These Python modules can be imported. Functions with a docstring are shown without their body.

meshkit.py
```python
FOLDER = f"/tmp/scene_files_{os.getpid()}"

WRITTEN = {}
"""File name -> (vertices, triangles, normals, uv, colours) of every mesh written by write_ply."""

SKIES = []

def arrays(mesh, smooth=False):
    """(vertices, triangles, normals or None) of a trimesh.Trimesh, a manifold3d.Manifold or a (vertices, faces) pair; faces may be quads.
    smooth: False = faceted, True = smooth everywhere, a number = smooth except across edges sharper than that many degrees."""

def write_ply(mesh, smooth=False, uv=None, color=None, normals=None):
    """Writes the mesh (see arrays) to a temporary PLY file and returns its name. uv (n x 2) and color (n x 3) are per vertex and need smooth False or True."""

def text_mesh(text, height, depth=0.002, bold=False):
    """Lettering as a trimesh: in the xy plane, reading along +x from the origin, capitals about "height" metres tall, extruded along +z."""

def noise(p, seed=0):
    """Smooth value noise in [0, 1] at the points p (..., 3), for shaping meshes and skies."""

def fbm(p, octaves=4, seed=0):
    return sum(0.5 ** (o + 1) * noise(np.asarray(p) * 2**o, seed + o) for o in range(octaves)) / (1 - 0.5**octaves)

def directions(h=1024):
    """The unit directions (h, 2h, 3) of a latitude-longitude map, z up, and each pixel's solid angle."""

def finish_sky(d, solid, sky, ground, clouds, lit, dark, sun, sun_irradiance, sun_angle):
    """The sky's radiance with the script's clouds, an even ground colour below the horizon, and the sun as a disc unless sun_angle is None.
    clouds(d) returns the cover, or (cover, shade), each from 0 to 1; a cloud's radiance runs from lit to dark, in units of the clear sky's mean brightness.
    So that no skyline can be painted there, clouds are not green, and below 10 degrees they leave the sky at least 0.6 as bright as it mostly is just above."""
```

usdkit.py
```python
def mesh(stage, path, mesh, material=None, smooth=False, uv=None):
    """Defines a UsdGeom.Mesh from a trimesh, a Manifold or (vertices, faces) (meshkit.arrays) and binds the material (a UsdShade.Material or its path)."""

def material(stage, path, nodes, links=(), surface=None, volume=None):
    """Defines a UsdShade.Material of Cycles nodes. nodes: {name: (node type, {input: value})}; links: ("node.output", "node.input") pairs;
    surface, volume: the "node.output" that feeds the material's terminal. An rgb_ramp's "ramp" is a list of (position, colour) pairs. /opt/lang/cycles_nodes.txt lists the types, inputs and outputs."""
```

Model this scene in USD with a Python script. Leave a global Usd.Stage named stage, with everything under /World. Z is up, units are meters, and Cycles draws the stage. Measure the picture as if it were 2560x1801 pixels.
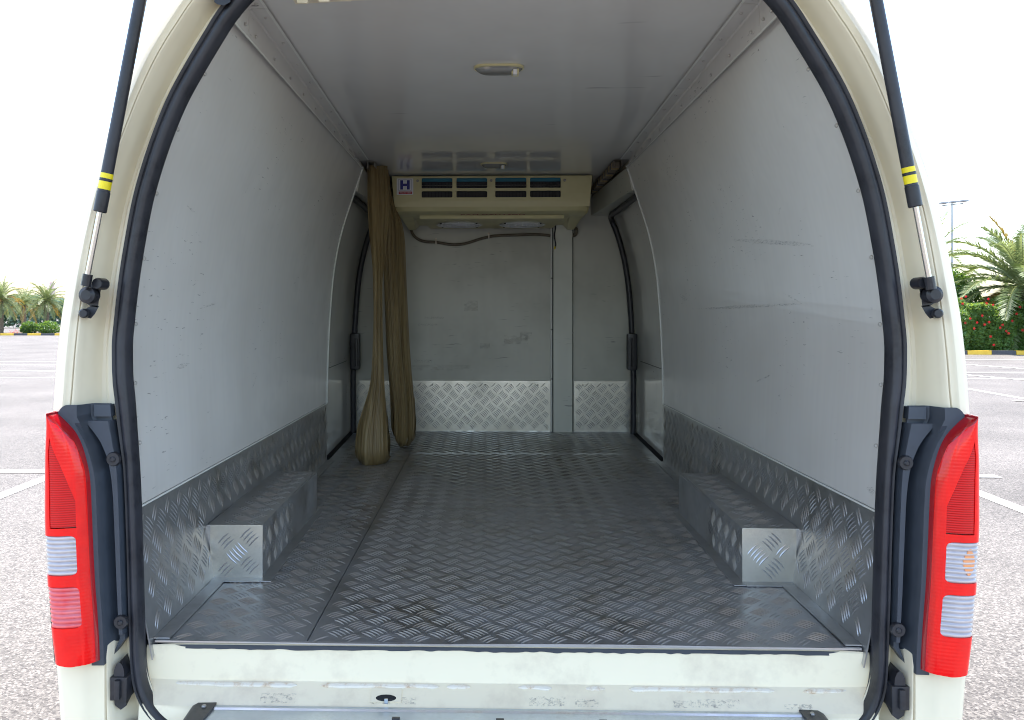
import math, random
import numpy as np, trimesh, usdkit, meshkit
from shapely.geometry import Polygon, box as sbox
from shapely import affinity
from pxr import Usd, UsdGeom, UsdLux, UsdShade, Gf, Sdf

stage = Usd.Stage.CreateInMemory()
UsdGeom.SetStageUpAxis(stage, 'Z'); UsdGeom.SetStageMetersPerUnit(stage, 1.0)
UsdGeom.Xform.Define(stage, '/World'); UsdGeom.Scope.Define(stage, '/World/Looks')
rng = np.random.default_rng(7); random.seed(7)

# ---------------------------------------------------------------- camera, sky, sun, exposure
EXPOSURE = 1.70
SUN_EL, SUN_AZ = math.radians(78), math.radians(-30)      # azimuth measured from +Y towards +X
SKY_STRENGTH, SUN_INT = 0.15, 0.85
CAM = np.array([0.0, 0.0, 1.31]); FPX, PPX, PPY, PSI = 2048.0, 1162.0, 786.0, math.radians(1.5)
FW = np.array([-math.sin(PSI), math.cos(PSI), 0]); RT = np.array([math.cos(PSI), math.sin(PSI), 0])
cam = UsdGeom.Camera.Define(stage, '/World/camera')
cam.CreateHorizontalApertureAttr(36.0); cam.CreateVerticalApertureAttr(36.0 * 720 / 1024)
cam.CreateFocalLengthAttr(36.0 * FPX / 2560)
cam.CreateHorizontalApertureOffsetAttr((1280 - PPX) / 2560 * 36.0)
cam.CreateVerticalApertureOffsetAttr((PPY - 900.5) / 2560 * 36.0)
cam.CreateClippingRangeAttr(Gf.Vec2f(0.05, 2000)); cam.CreateExposureAttr(EXPOSURE)
_x = UsdGeom.Xformable(cam)
_x.AddTranslateOp().Set(Gf.Vec3d(*CAM)); _x.AddRotateXYZOp().Set(Gf.Vec3f(90, 0, math.degrees(PSI)))

SUN = np.array([math.cos(SUN_EL) * math.sin(SUN_AZ), math.cos(SUN_EL) * math.cos(SUN_AZ), math.sin(SUN_EL)])
skym = usdkit.material(stage, '/World/Looks/sky_look', {
    's': ('sky_texture', {'sky_type': 'single_scattering', 'sun_disc': False, 'sun_elevation': SUN_EL, 'sun_rotation': SUN_AZ,
                          'aerosol_density': 2.0, 'air_density': 1.2}),
    'b': ('background_shader', {'strength': SKY_STRENGTH})}, [('s.color', 'b.color')], surface='b.background')
dome = UsdLux.DomeLight.Define(stage, '/World/sky')
UsdShade.MaterialBindingAPI.Apply(dome.GetPrim()).Bind(skym)
dome.GetPrim().SetCustomDataByKey('kind', 'structure')
sun = UsdLux.DistantLight.Define(stage, '/World/sun')
sun.CreateIntensityAttr(SUN_INT); sun.CreateAngleAttr(0.53); sun.CreateNormalizeAttr(True); sun.CreateColorAttr(Gf.Vec3f(1, .95, .87))
_z = SUN; _xa = np.cross([0, 0, 1], _z); _xa /= np.linalg.norm(_xa); _ya = np.cross(_z, _xa)
_m = np.eye(4); _m[0, :3], _m[1, :3], _m[2, :3] = _xa, _ya, _z
UsdGeom.Xformable(sun).AddTransformOp().Set(Gf.Matrix4d(_m.tolist()))

# ---------------------------------------------------------------- small helpers
XC = 0.037                                                # centre line of the van
V3 = lambda *a: np.array(a, float)
def at(px, py, y=None, z=None):                           # a sight line met with the plane y or z, for measuring
    d = FW + (px - PPX) / FPX * RT + np.array([0, 0, (PPY - py) / FPX])
    return CAM + d * (y / d[1] if y is not None else (z - CAM[2]) / d[2])
def interp(tab):
    t = np.array(sorted(tab))
    if len(t) < 6: return lambda z: np.interp(z, t[:, 0], t[:, 1])
    from scipy.interpolate import PchipInterpolator
    f = PchipInterpolator(t[:, 0], t[:, 1]); return lambda z: f(np.clip(z, t[0, 0], t[-1, 0]))

LOC = {}                                                  # origin of every thing, to keep its parts local
def free(path):
    if not stage.GetPrimAtPath(path): return path
    k = 1
    while stage.GetPrimAtPath(f'{path}_{k:03d}'): k += 1
    return f'{path}_{k:03d}'
def tag(prim, label=None, cat=None, group=None, kind=None):
    for k, v in (('label', label), ('category', cat), ('group', group), ('kind', kind)):
        if v: prim.SetCustomDataByKey(k, v)
    return prim
def thing(name, label, cat, loc=(0, 0, 0), group=None, kind=None):
    p = free('/World/' + name); x = UsdGeom.Xform.Define(stage, p); x.AddTranslateOp().Set(Gf.Vec3d(*map(float, loc)))
    LOC[p] = V3(*loc); tag(x.GetPrim(), label, cat, group, kind); return p
def arr(m):
    if hasattr(m, 'to_mesh'):
        q = m.to_mesh(); return np.array(q.vert_properties[:, :3], float), np.array(q.tri_verts)
    if isinstance(m, (tuple, list)):
        v, f = np.asarray(m[0], float), np.asarray(m[1], int)
        if len(f) and f.shape[1] == 4: f = np.vstack([f[:, [0, 1, 2]], f[:, [0, 2, 3]]])
        return v, f
    return np.array(m.vertices, float), np.array(m.faces)
def part(parent, name, mesh, mat, smooth=35, label=None, kind=None):
    p = free(f'{parent}/{name}'); v, f = arr(mesh)
    root = '/'.join(parent.split('/')[:3])
    usdkit.mesh(stage, p, (v - LOC.get(root, 0), f), mat, smooth=smooth)
    tag(stage.GetPrimAtPath(p), label=label, kind=kind); return p
def solo(name, mesh, mat, smooth=35, label=None, cat=None, group=None, kind=None):
    p = free('/World/' + name); usdkit.mesh(stage, p, arr(mesh), mat, smooth=smooth)
    tag(stage.GetPrimAtPath(p), label, cat, group, kind); LOC[p] = V3(0, 0, 0); return p
def cat(*ms):
    V, F, n = [], [], 0
    for m in ms:
        v, f = arr(m); V.append(v); F.append(f + n); n += len(v)
    return np.vstack(V), np.vstack(F)
def grid(P, close_u=False, close_v=False):
    P = np.asarray(P, float); n, m = P.shape[:2]
    I = np.arange(n * m).reshape(n, m)
    if close_u: I = np.vstack([I, I[:1]])
    if close_v: I = np.hstack([I, I[:, :1]])
    q = np.stack([I[:-1, :-1], I[1:, :-1], I[1:, 1:], I[:-1, 1:]], -1).reshape(-1, 4)
    return P.reshape(-1, 3), np.vstack([q[:, [0, 1, 2]], q[:, [0, 2, 3]]])
def flip(m): v, f = arr(m); return v, f[:, ::-1]
def slab(P, off):                                         # closed sheet between the grid P and P + off
    P = np.asarray(P, float); Q = P + np.asarray(off, float); a, b = grid(P), flip(grid(Q))
    n, m = P.shape[:2]; bd = [(i, 0) for i in range(n)] + [(n - 1, j) for j in range(1, m)] + [(i, m - 1) for i in range(n - 2, -1, -1)] + [(0, j) for j in range(m - 2, 0, -1)]
    A, B = np.array([P[i] for i in bd]), np.array([Q[i] for i in bd])
    return cat(a, b, flip(grid(np.stack([A, B], 0), close_v=True)))
def tube(path, r, n=10, caps=True):
    path = np.asarray(path, float); r = np.broadcast_to(r, len(path))
    T = np.gradient(path, axis=0); T /= np.linalg.norm(T, axis=1, keepdims=True)
    up = V3(0, 0, 1) if abs(T[0, 2]) < .9 else V3(0, 1, 0); N = np.cross(T[0], up); N /= np.linalg.norm(N); R = []
    for i, t in enumerate(T):
        N = N - t * (N @ t); N /= np.linalg.norm(N); B = np.cross(t, N)
        a = np.linspace(0, 2 * np.pi, n, endpoint=False)
        R.append(path[i] + r[i] * (np.cos(a)[:, None] * N + np.sin(a)[:, None] * B))
    v, f = grid(np.array(R), close_v=True)
    if caps:
        k = len(v); v = np.vstack([v, path[0], path[-1]]); L = (len(path) - 1) * n
        f = np.vstack([f, [[k, i, (i + 1) % n] for i in range(n)], [[k + 1, L + (i + 1) % n, L + i] for i in range(n)]])
    return v, f
def smoothpath(pts, n=40):
    from scipy.interpolate import CubicSpline
    pts = np.asarray(pts, float); d = np.r_[0, np.cumsum(np.linalg.norm(np.diff(pts, axis=0), axis=1))]
    return CubicSpline(d, pts)(np.linspace(0, d[-1], n))
def bx(x0, x1, y0, y1, z0, z1, b=0.0):
    x0, x1 = sorted((x0, x1)); y0, y1 = sorted((y0, y1)); z0, z1 = sorted((z0, z1))
    if b <= 0:
        m = trimesh.creation.box([x1 - x0, y1 - y0, z1 - z0])
    else:
        P = []
        for sx in (0, 1):
            for sy in (0, 1):
                for sz in (0, 1):
                    c = np.array([x1 if sx else x0, y1 if sy else y0, z1 if sz else z0]); d = 1 - 2 * np.array([sx, sy, sz])
                    for a in range(3):
                        e = d * b; e[a] = 0; P.append(c + e)
                    P.append(c + d * b * .3)
        m = trimesh.Trimesh(P).convex_hull
        return arr(m)
    m.apply_translation([(x0 + x1) / 2, (y0 + y1) / 2, (z0 + z1) / 2]); return arr(m)
def hull(pts): return arr(trimesh.Trimesh(np.asarray(pts, float)).convex_hull)
def blob(c, r, s=(1, 1, 1), sub=2):
    m = trimesh.creation.icosphere(sub, r); m.vertices *= s; m.vertices += c; return arr(m)
def sheet(poly, t, fn, maxedge=None):                     # 2-D outline extruded by t, refined, then bent by fn(u, v, w)
    parts = []
    for g in getattr(poly, 'geoms', [poly]):
        m = trimesh.creation.extrude_polygon(g, t, engine='earcut'); v, f = m.vertices, m.faces
        if maxedge: v, f = trimesh.remesh.subdivide_to_size(v, f, maxedge)
        parts.append((v, f))
    v, f = cat(*parts); m = trimesh.Trimesh(v, f); m.merge_vertices(); v, f = np.array(m.vertices), np.array(m.faces)
    w = np.asarray(fn(v[:, 0], v[:, 1], v[:, 2])).T
    m = trimesh.Trimesh(w, f, process=False)
    return (w, f[:, ::-1]) if m.volume < 0 else (w, f)
def rrect(x0, y0, x1, y1, r): return sbox(x0 + r, y0 + r, x1 - r, y1 - r).buffer(r, quad_segs=4)
def lathe(prof, c, axis=(0, 0, 1), n=12):                 # prof: (radius, height) pairs along axis
    m = trimesh.creation.revolve(np.array(prof, float), sections=n)
    T = trimesh.geometry.align_vectors([0, 0, 1], axis); m.apply_transform(T); m.apply_translation(c); return arr(m)
def screw(c, n, r=.006): return lathe([(0, -.001), (r, -.001), (r, .0015), (r * .6, .0035), (0, .0035)], c, n, 8)

# ---------------------------------------------------------------- materials
def mat(name, nodes, links, surface='p.BSDF'): return usdkit.material(stage, '/World/Looks/' + name, nodes, links, surface=surface)
def plain(name, col, rough=.5, **k):
    return mat(name, {'p': ('principled_bsdf', {'base_color': col, 'roughness': rough, **k})}, [])
def worn(name, c0, c1, rough=.45, scale=6., bump=0., bscale=200., stretch=(1, 1, 1), lo=.35, hi=.7, rvar=.1, **k):
    nodes = {'g': ('geometry', {}), 'm': ('mapping', {'scale': stretch}),
             'n': ('noise_texture', {'scale': scale, 'detail': 8., 'roughness': .65}),
             'r': ('rgb_ramp', {'ramp': [(lo, c0), (hi, c1)]}),
             'rr': ('map_range', {'from_min': .3, 'from_max': .7, 'to_min': rough - rvar, 'to_max': rough + rvar}),
             'p': ('principled_bsdf', dict(k))}
    links = [('g.position', 'm.vector'), ('m.vector', 'n.vector'), ('n.fac', 'r.fac'), ('r.color', 'p.base_color'), ('n.fac', 'rr.value'), ('rr.result', 'p.roughness')]
    if bump:
        nodes |= {'n2': ('noise_texture', {'scale': bscale, 'detail': 4.}), 'b': ('bump', {'strength': bump, 'distance': .002})}
        links += [('g.position', 'n2.vector'), ('n2.fac', 'b.height'), ('b.normal', 'p.normal')]
    return mat(name, nodes, links)

def panel_look(name, base, dirt, rough, streak=(60, 60, 2.5), spec=.5, scratch=(.7, 8., 55.), amount=.0, bump=1.):
    """White lining sheet: faint streaks, smudges and fine dark scuffs."""
    n = {'g': ('geometry', {}),
         'm1': ('mapping', {'scale': (1.2, 1.2, 1.2)}), 'n1': ('noise_texture', {'scale': 2.2, 'detail': 7., 'roughness': .6}),
         'r1': ('rgb_ramp', {'ramp': [(.36, dirt), (.56, base)]}),
         'm2': ('mapping', {'scale': streak}), 'n2': ('noise_texture', {'scale': 1., 'detail': 3.}),
         'r2': ('map_range', {'from_min': .3, 'from_max': .7, 'to_min': .982, 'to_max': 1.014}),
         'm3': ('mapping', {'scale': scratch}), 'n3': ('noise_texture', {'scale': 3., 'detail': 3., 'roughness': .6}),
         'r3': ('map_range', {'from_min': .665 - amount, 'from_max': .70 - amount, 'to_min': 0., 'to_max': 1., 'clamp': True}),
         'n4': ('noise_texture', {'scale': 3.3, 'detail': 2.}),
         'r4': ('map_range', {'from_min': .52, 'from_max': .62, 'to_min': 0., 'to_max': .75, 'clamp': True}),
         'mul': ('math', {'math_type': 'multiply'}), 'v': ('mix_color', {'blend_type': 'multiply', 'fac': 1.0}),
         'x': ('mix_color', {'b': (.08, .075, .07)}),
         'n5': ('noise_texture', {'scale': 140., 'detail': 2.}), 'n6': ('noise_texture', {'scale': 5., 'detail': 3.}),
         'b5': ('bump', {'strength': .06 * bump, 'distance': .001}), 'b6': ('bump', {'strength': .25 * bump, 'distance': .004}),
         'rr': ('map_range', {'from_min': .3, 'from_max': .7, 'to_min': rough + .08 * bump, 'to_max': rough - .05 * bump}),
         'p': ('principled_bsdf', {'specular_ior_level': spec})}
    l = [('g.position', f'm{i}.vector') for i in (1, 2, 3)] + [(f'm{i}.vector', f'n{i}.vector') for i in (1, 2, 3)] + [('g.position', f'n{i}.vector') for i in (4, 5, 6)]
    l += [('n1.fac', 'r1.fac'), ('n2.fac', 'r2.value'), ('n3.fac', 'r3.value'), ('n4.fac', 'r4.value'), ('r3.result', 'mul.value1'), ('r4.result', 'mul.value2'),
          ('r1.color', 'v.a'), ('r2.result', 'v.b'), ('v.result', 'x.a'), ('mul.value', 'x.fac'), ('x.result', 'p.base_color'),
          ('n1.fac', 'rr.value'), ('rr.result', 'p.roughness'), ('n6.fac', 'b6.height'), ('b6.normal', 'b5.normal'), ('n5.fac', 'b5.height'), ('b5.normal', 'p.normal')]
    return mat(name, n, l)

WALL = panel_look('lining_white', (.66, .638, .595), (.61, .585, .54), .27)
DOORL = panel_look('door_lining', (.60, .58, .53), (.54, .52, .475), .12, bump=.3)
BULK = panel_look('bulkhead_grey', (.55, .54, .465), (.46, .45, .38), .33, streak=(30, 8, 2.), scratch=(2.5, 8., 40.), amount=.02)
CEIL = panel_look('ceiling_white', (.72, .70, .66), (.68, .66, .62), .075, streak=(4, .6, 4), spec=.6, bump=.12)
CREAM = worn('cream_paint', (.72, .635, .465), (.76, .675, .505), .34, 3., bump=.03, rvar=.05, coat_weight=.15, coat_roughness=.12)
SILLP = worn('scuffed_cream_paint', (.66, .57, .42), (.78, .69, .505), .36, 9., bump=.06, lo=.3, hi=.5, rvar=.08)
EDGE = plain('panel_edge', (.72, .72, .66), .35)
RUBBER = worn('black_rubber', (.012, .012, .015), (.028, .028, .034), .38, 14., bump=.15, bscale=300)
TRIM = worn('grey_plastic', (.030, .036, .046), (.040, .047, .060), .42, 20., bump=.25, bscale=900)
BLACK = worn('black_plastic', (.010, .010, .012), (.02, .02, .024), .35, 20.)
DARK = plain('dark_void', (.006, .006, .007), .8)
CHROME = plain('polished_rod', (.75, .73, .68), .12, metallic=1.)
STEEL = worn('screw_steel', (.25, .24, .22), (.45, .43, .40), .4, 200., metallic=.9)
STEELW = worn('painted_screw', (.40, .38, .35), (.58, .56, .52), .4, 200., metallic=.3)
YELLOW = plain('yellow_label', (.75, .60, .01), .4)
IVORY = worn('ivory_housing', (.60, .535, .28), (.66, .595, .33), .38, 5., bump=.05)
COIL = worn('coil_fins', (.01, .01, .012), (.025, .025, .03), .5, 60.)
FIN = plain('fin_metal', (.35, .33, .30), .35, metallic=.8)
BLUEFOIL = plain('blue_coil_sheet', (.01, .16, .24), .5)
HOSE = worn('brown_hose', (.10, .08, .05), (.16, .13, .085), .45, 30.)
WHITE = plain('sticker_white', (.74, .74, .74), .4)
INK = plain('sticker_blue', (.03, .03, .22), .4)
RED = plain('sticker_red', (.45, .012, .02), .4)
PINKRED = plain('print_red', (.35, .04, .07), .5)
LENS = mat('red_lens', {'g': ('geometry', {}), 's': ('separate_xyz', {}), 'w': ('math', {'math_type': 'multiply', 'value2': 900.}), 'sn': ('math', {'math_type': 'sine'}),
            'n': ('noise_texture', {'scale': 26., 'detail': 3.}), 'r': ('map_range', {'from_min': .35, 'from_max': .65, 'to_min': 0., 'to_max': 1., 'clamp': True}), 'c': ('mix_color', {'a': (.72, .001, .002), 'b': (.82, .003, .002)}),
            'b': ('bump', {'strength': .10, 'distance': .0008}), 'p': ('principled_bsdf', {'roughness': .2, 'coat_weight': .6, 'coat_roughness': .03, 'specular_ior_level': .3})},
            [('g.position', 's.vector'), ('s.z', 'w.value1'), ('w.value', 'sn.value1'), ('sn.value', 'b.height'), ('b.normal', 'p.normal'), ('g.position', 'n.vector'), ('n.fac', 'r.value'), ('r.result', 'c.fac'), ('c.result', 'p.base_color')])
LENSR = plain('red_lens_rim', (.30, .002, .006), .18, coat_weight=.7, coat_roughness=.04)
LENSD = mat('red_lens_dark', {'g': ('geometry', {}), 's': ('separate_xyz', {}), 'w': ('math', {'math_type': 'multiply', 'value2': 1400.}), 'sn': ('math', {'math_type': 'sine'}),
            'r': ('map_range', {'from_min': -1., 'from_max': 1., 'to_min': 0., 'to_max': 1.}), 'c': ('mix_color', {'a': (.40, .002, .002), 'b': (.62, .003, .003)}),
            'b': ('bump', {'strength': .6, 'distance': .001}),
            'p': ('principled_bsdf', {'roughness': .2, 'coat_weight': .3, 'coat_roughness': .05, 'specular_ior_level': .3})},
            [('g.position', 's.vector'), ('s.z', 'w.value1'), ('w.value', 'sn.value1'), ('sn.value', 'r.value'), ('r.result', 'c.fac'), ('c.result', 'p.base_color'), ('r.result', 'b.height'), ('b.normal', 'p.normal')])
def clear_lens(name, a, b):
    return mat(name, {'g': ('geometry', {}), 'n': ('noise_texture', {'scale': 40., 'detail': 2.}), 'c': ('mix_color', {'a': a, 'b': b}),
                      'p': ('principled_bsdf', {'roughness': .22, 'metallic': .45, 'coat_weight': 1., 'coat_roughness': .03})},
               [('g.position', 'n.vector'), ('n.fac', 'c.fac'), ('c.result', 'p.base_color')])
CLEAR = clear_lens('clear_lens', (.40, .35, .35), (.62, .56, .55))
CLEARR = clear_lens('clear_lens_reddish', (.74, .20, .21), (.72, .03, .04))
AMBER = plain('amber_bulb', (.80, .30, .10), .3, coat_weight=1.)
def alu_look(name, a, b, rough, dirt=.5):
    n = {'g': ('geometry', {}), 'n1': ('noise_texture', {'scale': 5., 'detail': 8., 'roughness': .7}), 'n2': ('noise_texture', {'scale': 45., 'detail': 4.}),
         'r': ('rgb_ramp', {'ramp': [(.33, a), (.62, b)]}), 'rr': ('map_range', {'from_min': .3, 'from_max': .7, 'to_min': rough + .12, 'to_max': rough - .06}),
         'mt': ('map_range', {'from_min': .3, 'from_max': .6, 'to_min': 1. - dirt, 'to_max': 1., 'clamp': True}),
         'b': ('bump', {'strength': .12, 'distance': .0008}), 'p': ('principled_bsdf', {})}
    return mat(name, n, [('g.position', 'n1.vector'), ('g.position', 'n2.vector'), ('n1.fac', 'r.fac'), ('r.color', 'p.base_color'), ('n1.fac', 'rr.value'),
                         ('rr.result', 'p.roughness'), ('n1.fac', 'mt.value'), ('mt.result', 'p.metallic'), ('n2.fac', 'b.height'), ('b.normal', 'p.normal')])
ALU = alu_look('tread_plate', (.36, .355, .345), (.55, .55, .55), .34, .3)
ALUF = alu_look('tread_plate_floor', (.42, .42, .42), (.54, .54, .55), .33, .3)
ALUK = alu_look('tread_plate_clean', (.50, .475, .41), (.68, .655, .58), .30, .15)
POSTL = panel_look('post_sheet', (.66, .66, .58), (.58, .58, .50), .33, streak=(30, 8, 2.), scratch=(2.5, 8., 40.), amount=.02)
RIB = alu_look('tread_rib_worn', (.52, .52, .52), (.68, .68, .68), .28, .15)
SCUFFP = alu_look('sill_aluminium', (.42, .46, .50), (.55, .60, .65), .30, .3)
CURT = mat('brown_strips', {'g': ('geometry', {}), 'm': ('mapping', {'scale': (60., 20., 1.2)}), 'n': ('noise_texture', {'scale': 1.3, 'detail': 5.}),
           'r': ('rgb_ramp', {'ramp': [(.3, (.22, .15, .06)), (.7, (.40, .30, .145))]}), 'p': ('principled_bsdf', {'roughness': .34, 'specular_ior_level': .5}),
           't': ('translucent_bsdf', {'color': (.30, .22, .09)}), 'x': ('mix_closure', {'fac': .22})},
           [('g.position', 'm.vector'), ('m.vector', 'n.vector'), ('n.fac', 'r.fac'), ('r.color', 'p.base_color'), ('p.BSDF', 'x.closure1'), ('t.BSDF', 'x.closure2')], 'x.closure')
ASPH = mat('asphalt', {'g': ('geometry', {}), 'v': ('voronoi_texture', {'scale': 130., 'randomness': 1.}), 'n': ('noise_texture', {'scale': 230., 'detail': 3.}), 'n2': ('noise_texture', {'scale': .6, 'detail': 6.}),
           'n3': ('noise_texture', {'scale': 9., 'detail': 4.}),
           'r': ('rgb_ramp', {'ramp': [(0, (.07, .062, .060)), (.35, (.120, .110, .103)), (.65, (.155, .142, .132)), (1, (.27, .247, .23))]}), 'vv': ('separate_color', {}),
           'r2': ('map_range', {'from_min': .3, 'from_max': .7, 'to_min': .74, 'to_max': 1.14}), 'x': ('mix_color', {'blend_type': 'multiply', 'fac': 1.}),
           'b': ('bump', {'strength': .8, 'distance': .004}), 'p': ('principled_bsdf', {'roughness': .85})},
           [('g.position', 'v.vector'), ('g.position', 'n.vector'), ('g.position', 'n2.vector'), ('v.color', 'vv.color'), ('vv.r', 'r.fac'), ('n2.fac', 'r2.value'), ('r.color', 'x.a'), ('r2.result', 'x.b'),
            ('x.result', 'p.base_color'), ('v.distance', 'b.height'), ('b.normal', 'p.normal')])
LINE = worn('line_paint', (.62, .61, .59), (.80, .79, .77), .6, 30., bump=.2, bscale=150)
KYEL = worn('kerb_yellow', (.55, .33, .02), (.65, .42, .04), .6, 8.)
KBLK = worn('kerb_black', (.03, .03, .035), (.06, .06, .065), .6, 8.)
SOIL = worn('bed_soil', (.10, .075, .05), (.18, .14, .09), .9, 5.)
def leaf_look(name, a, b, tr):
    return mat(name, {'o': ('geometry', {}), 'c': ('mix_color', {'a': a, 'b': b}), 'p': ('principled_bsdf', {'roughness': .42}), 't': ('translucent_bsdf', {'color': tr}), 'x': ('mix_closure', {'fac': .35})},
               [('o.random_per_island', 'c.fac'), ('c.result', 'p.base_color'), ('p.BSDF', 'x.closure1'), ('t.BSDF', 'x.closure2')], 'x.closure')
LEAF = leaf_look('hedge_leaf', (.09, .18, .05), (.38, .48, .12), (.44, .60, .09))
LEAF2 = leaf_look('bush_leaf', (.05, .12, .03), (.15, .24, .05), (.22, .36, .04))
FROND = leaf_look('palm_leaf', (.15, .20, .09), (.32, .36, .19), (.40, .47, .17))
FRONDY = leaf_look('palm_leaf_yellow', (.35, .22, .04), (.45, .30, .06), (.5, .34, .05))
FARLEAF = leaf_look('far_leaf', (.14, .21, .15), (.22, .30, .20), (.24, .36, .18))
STEM = worn('stem_brown', (.10, .07, .045), (.17, .125, .08), .85, 20.)
RACH = plain('frond_stalk', (.22, .24, .08), .5)
FLOW = leaf_look('red_flower', (.62, .012, .02), (.75, .03, .05), (.7, .02, .03))
POLE = plain('galvanised_pole', (.30, .31, .32), .5, metallic=.4)
PINKST = plain('pink_stone', (.55, .40, .36), .8)
TYRE = plain('tyre_rubber', (.02, .02, .02), .8)
RUST = worn('rust_stain', (.22, .09, .03), (.55, .42, .28), .7, 60.)
SEAL = mat('white_sealant', {'g': ('geometry', {}), 'n': ('noise_texture', {'scale': 28., 'detail': 6., 'roughness': .7}), 'r': ('rgb_ramp', {'ramp': [(.30, (.28, .12, .04)), (.40, (.62, .50, .36)), (.50, (.72, .66, .55)), (.8, (.76, .71, .61))]}), 'p': ('principled_bsdf', {'roughness': .45})},
           [('g.position', 'n.vector'), ('n.fac', 'r.fac'), ('r.color', 'p.base_color')])
MARK = mat('scuff_mark', {'g': ('geometry', {}), 'm': ('mapping', {'scale': (60., 30., 160.)}), 'n': ('noise_texture', {'scale': 2., 'detail': 6., 'roughness': .75}), 'r': ('map_range', {'from_min': .50, 'from_max': .82, 'to_min': 0., 'to_max': .55, 'clamp': True}),
           'p': ('principled_bsdf', {'base_color': (.06, .06, .065), 'roughness': .6}), 't': ('transparent_bsdf', {}), 'x': ('mix_closure', {})},
           [('g.position', 'm.vector'), ('m.vector', 'n.vector'), ('n.fac', 'r.value'), ('r.result', 'x.fac'), ('t.BSDF', 'x.closure1'), ('p.BSDF', 'x.closure2')], 'x.closure')

SMUDGE = mat('soft_smudge', {'g': ('geometry', {}), 'm': ('mapping', {'scale': (10., 6., 18.)}), 'n': ('noise_texture', {'scale': 2., 'detail': 6., 'roughness': .65}), 'r': ('map_range', {'from_min': .42, 'from_max': .90, 'to_min': 0., 'to_max': .26, 'clamp': True}),
           'p': ('principled_bsdf', {'base_color': (.22, .18, .14), 'roughness': .5}), 't': ('transparent_bsdf', {}), 'x': ('mix_closure', {})},
           [('g.position', 'm.vector'), ('m.vector', 'n.vector'), ('n.fac', 'r.value'), ('r.result', 'x.fac'), ('t.BSDF', 'x.closure1'), ('p.BSDF', 'x.closure2')], 'x.closure')

# ---------------------------------------------------------------- ground and markings
solo('ground', grid([[V3(x, y, 0) for y in (-400, -5, 10, 60, 900)] for x in (-600, -10, 10, 600)]), ASPH, False, kind='structure')
def stripe(a, b, w=.11, z=.004):
    a, b = np.array(a, float)[:2], np.array(b, float)[:2]; d = (b - a) / np.linalg.norm(b - a); n = np.array([-d[1], d[0]]) * w / 2
    q = [np.r_[p, z] for p in (a - n, b - n, b + n, a + n)]
    solo('parking_line', (np.array(q), [[0, 1, 2], [0, 2, 3]]), LINE, False, kind='structure')
def gp(px, py): return at(px, py, z=0.)
_l = gp(60, 1218); stripe((_l[0] + .06, 4.0), (_l[0] - .02, 6.66)); stripe((-9.0, 6.70), (-2.2, 6.70), z=.008)
_r = gp(2500, 1259); stripe((_r[0] - .05, 3.6), (_r[0] + .05, 6.2)); stripe((2.2, 6.70), (gp(2480, 1188)[0], 6.70), .10, .008)
stripe((8.25, 11.8), (8.45, 14.6)); stripe((gp(2508, 999)[0], 12.55), (14, 12.55), .1, .008)
stripe((6, 18.55), (24, 18.55)); stripe((10.9, 15.6), (10.2, 18.4), z=.008); stripe((6, 16.9), (24, 16.9), .1); stripe((13.2, 18.6), (12.4, 22.), z=.008); stripe((6, 24.0), (24, 23.6), .12)
for y in (18.6, 16.7, 22.2): stripe((-22, y), (-6, y), .1)
stripe((-14.8, 20.6), (-6, 21.6), .14, .008)

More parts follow.
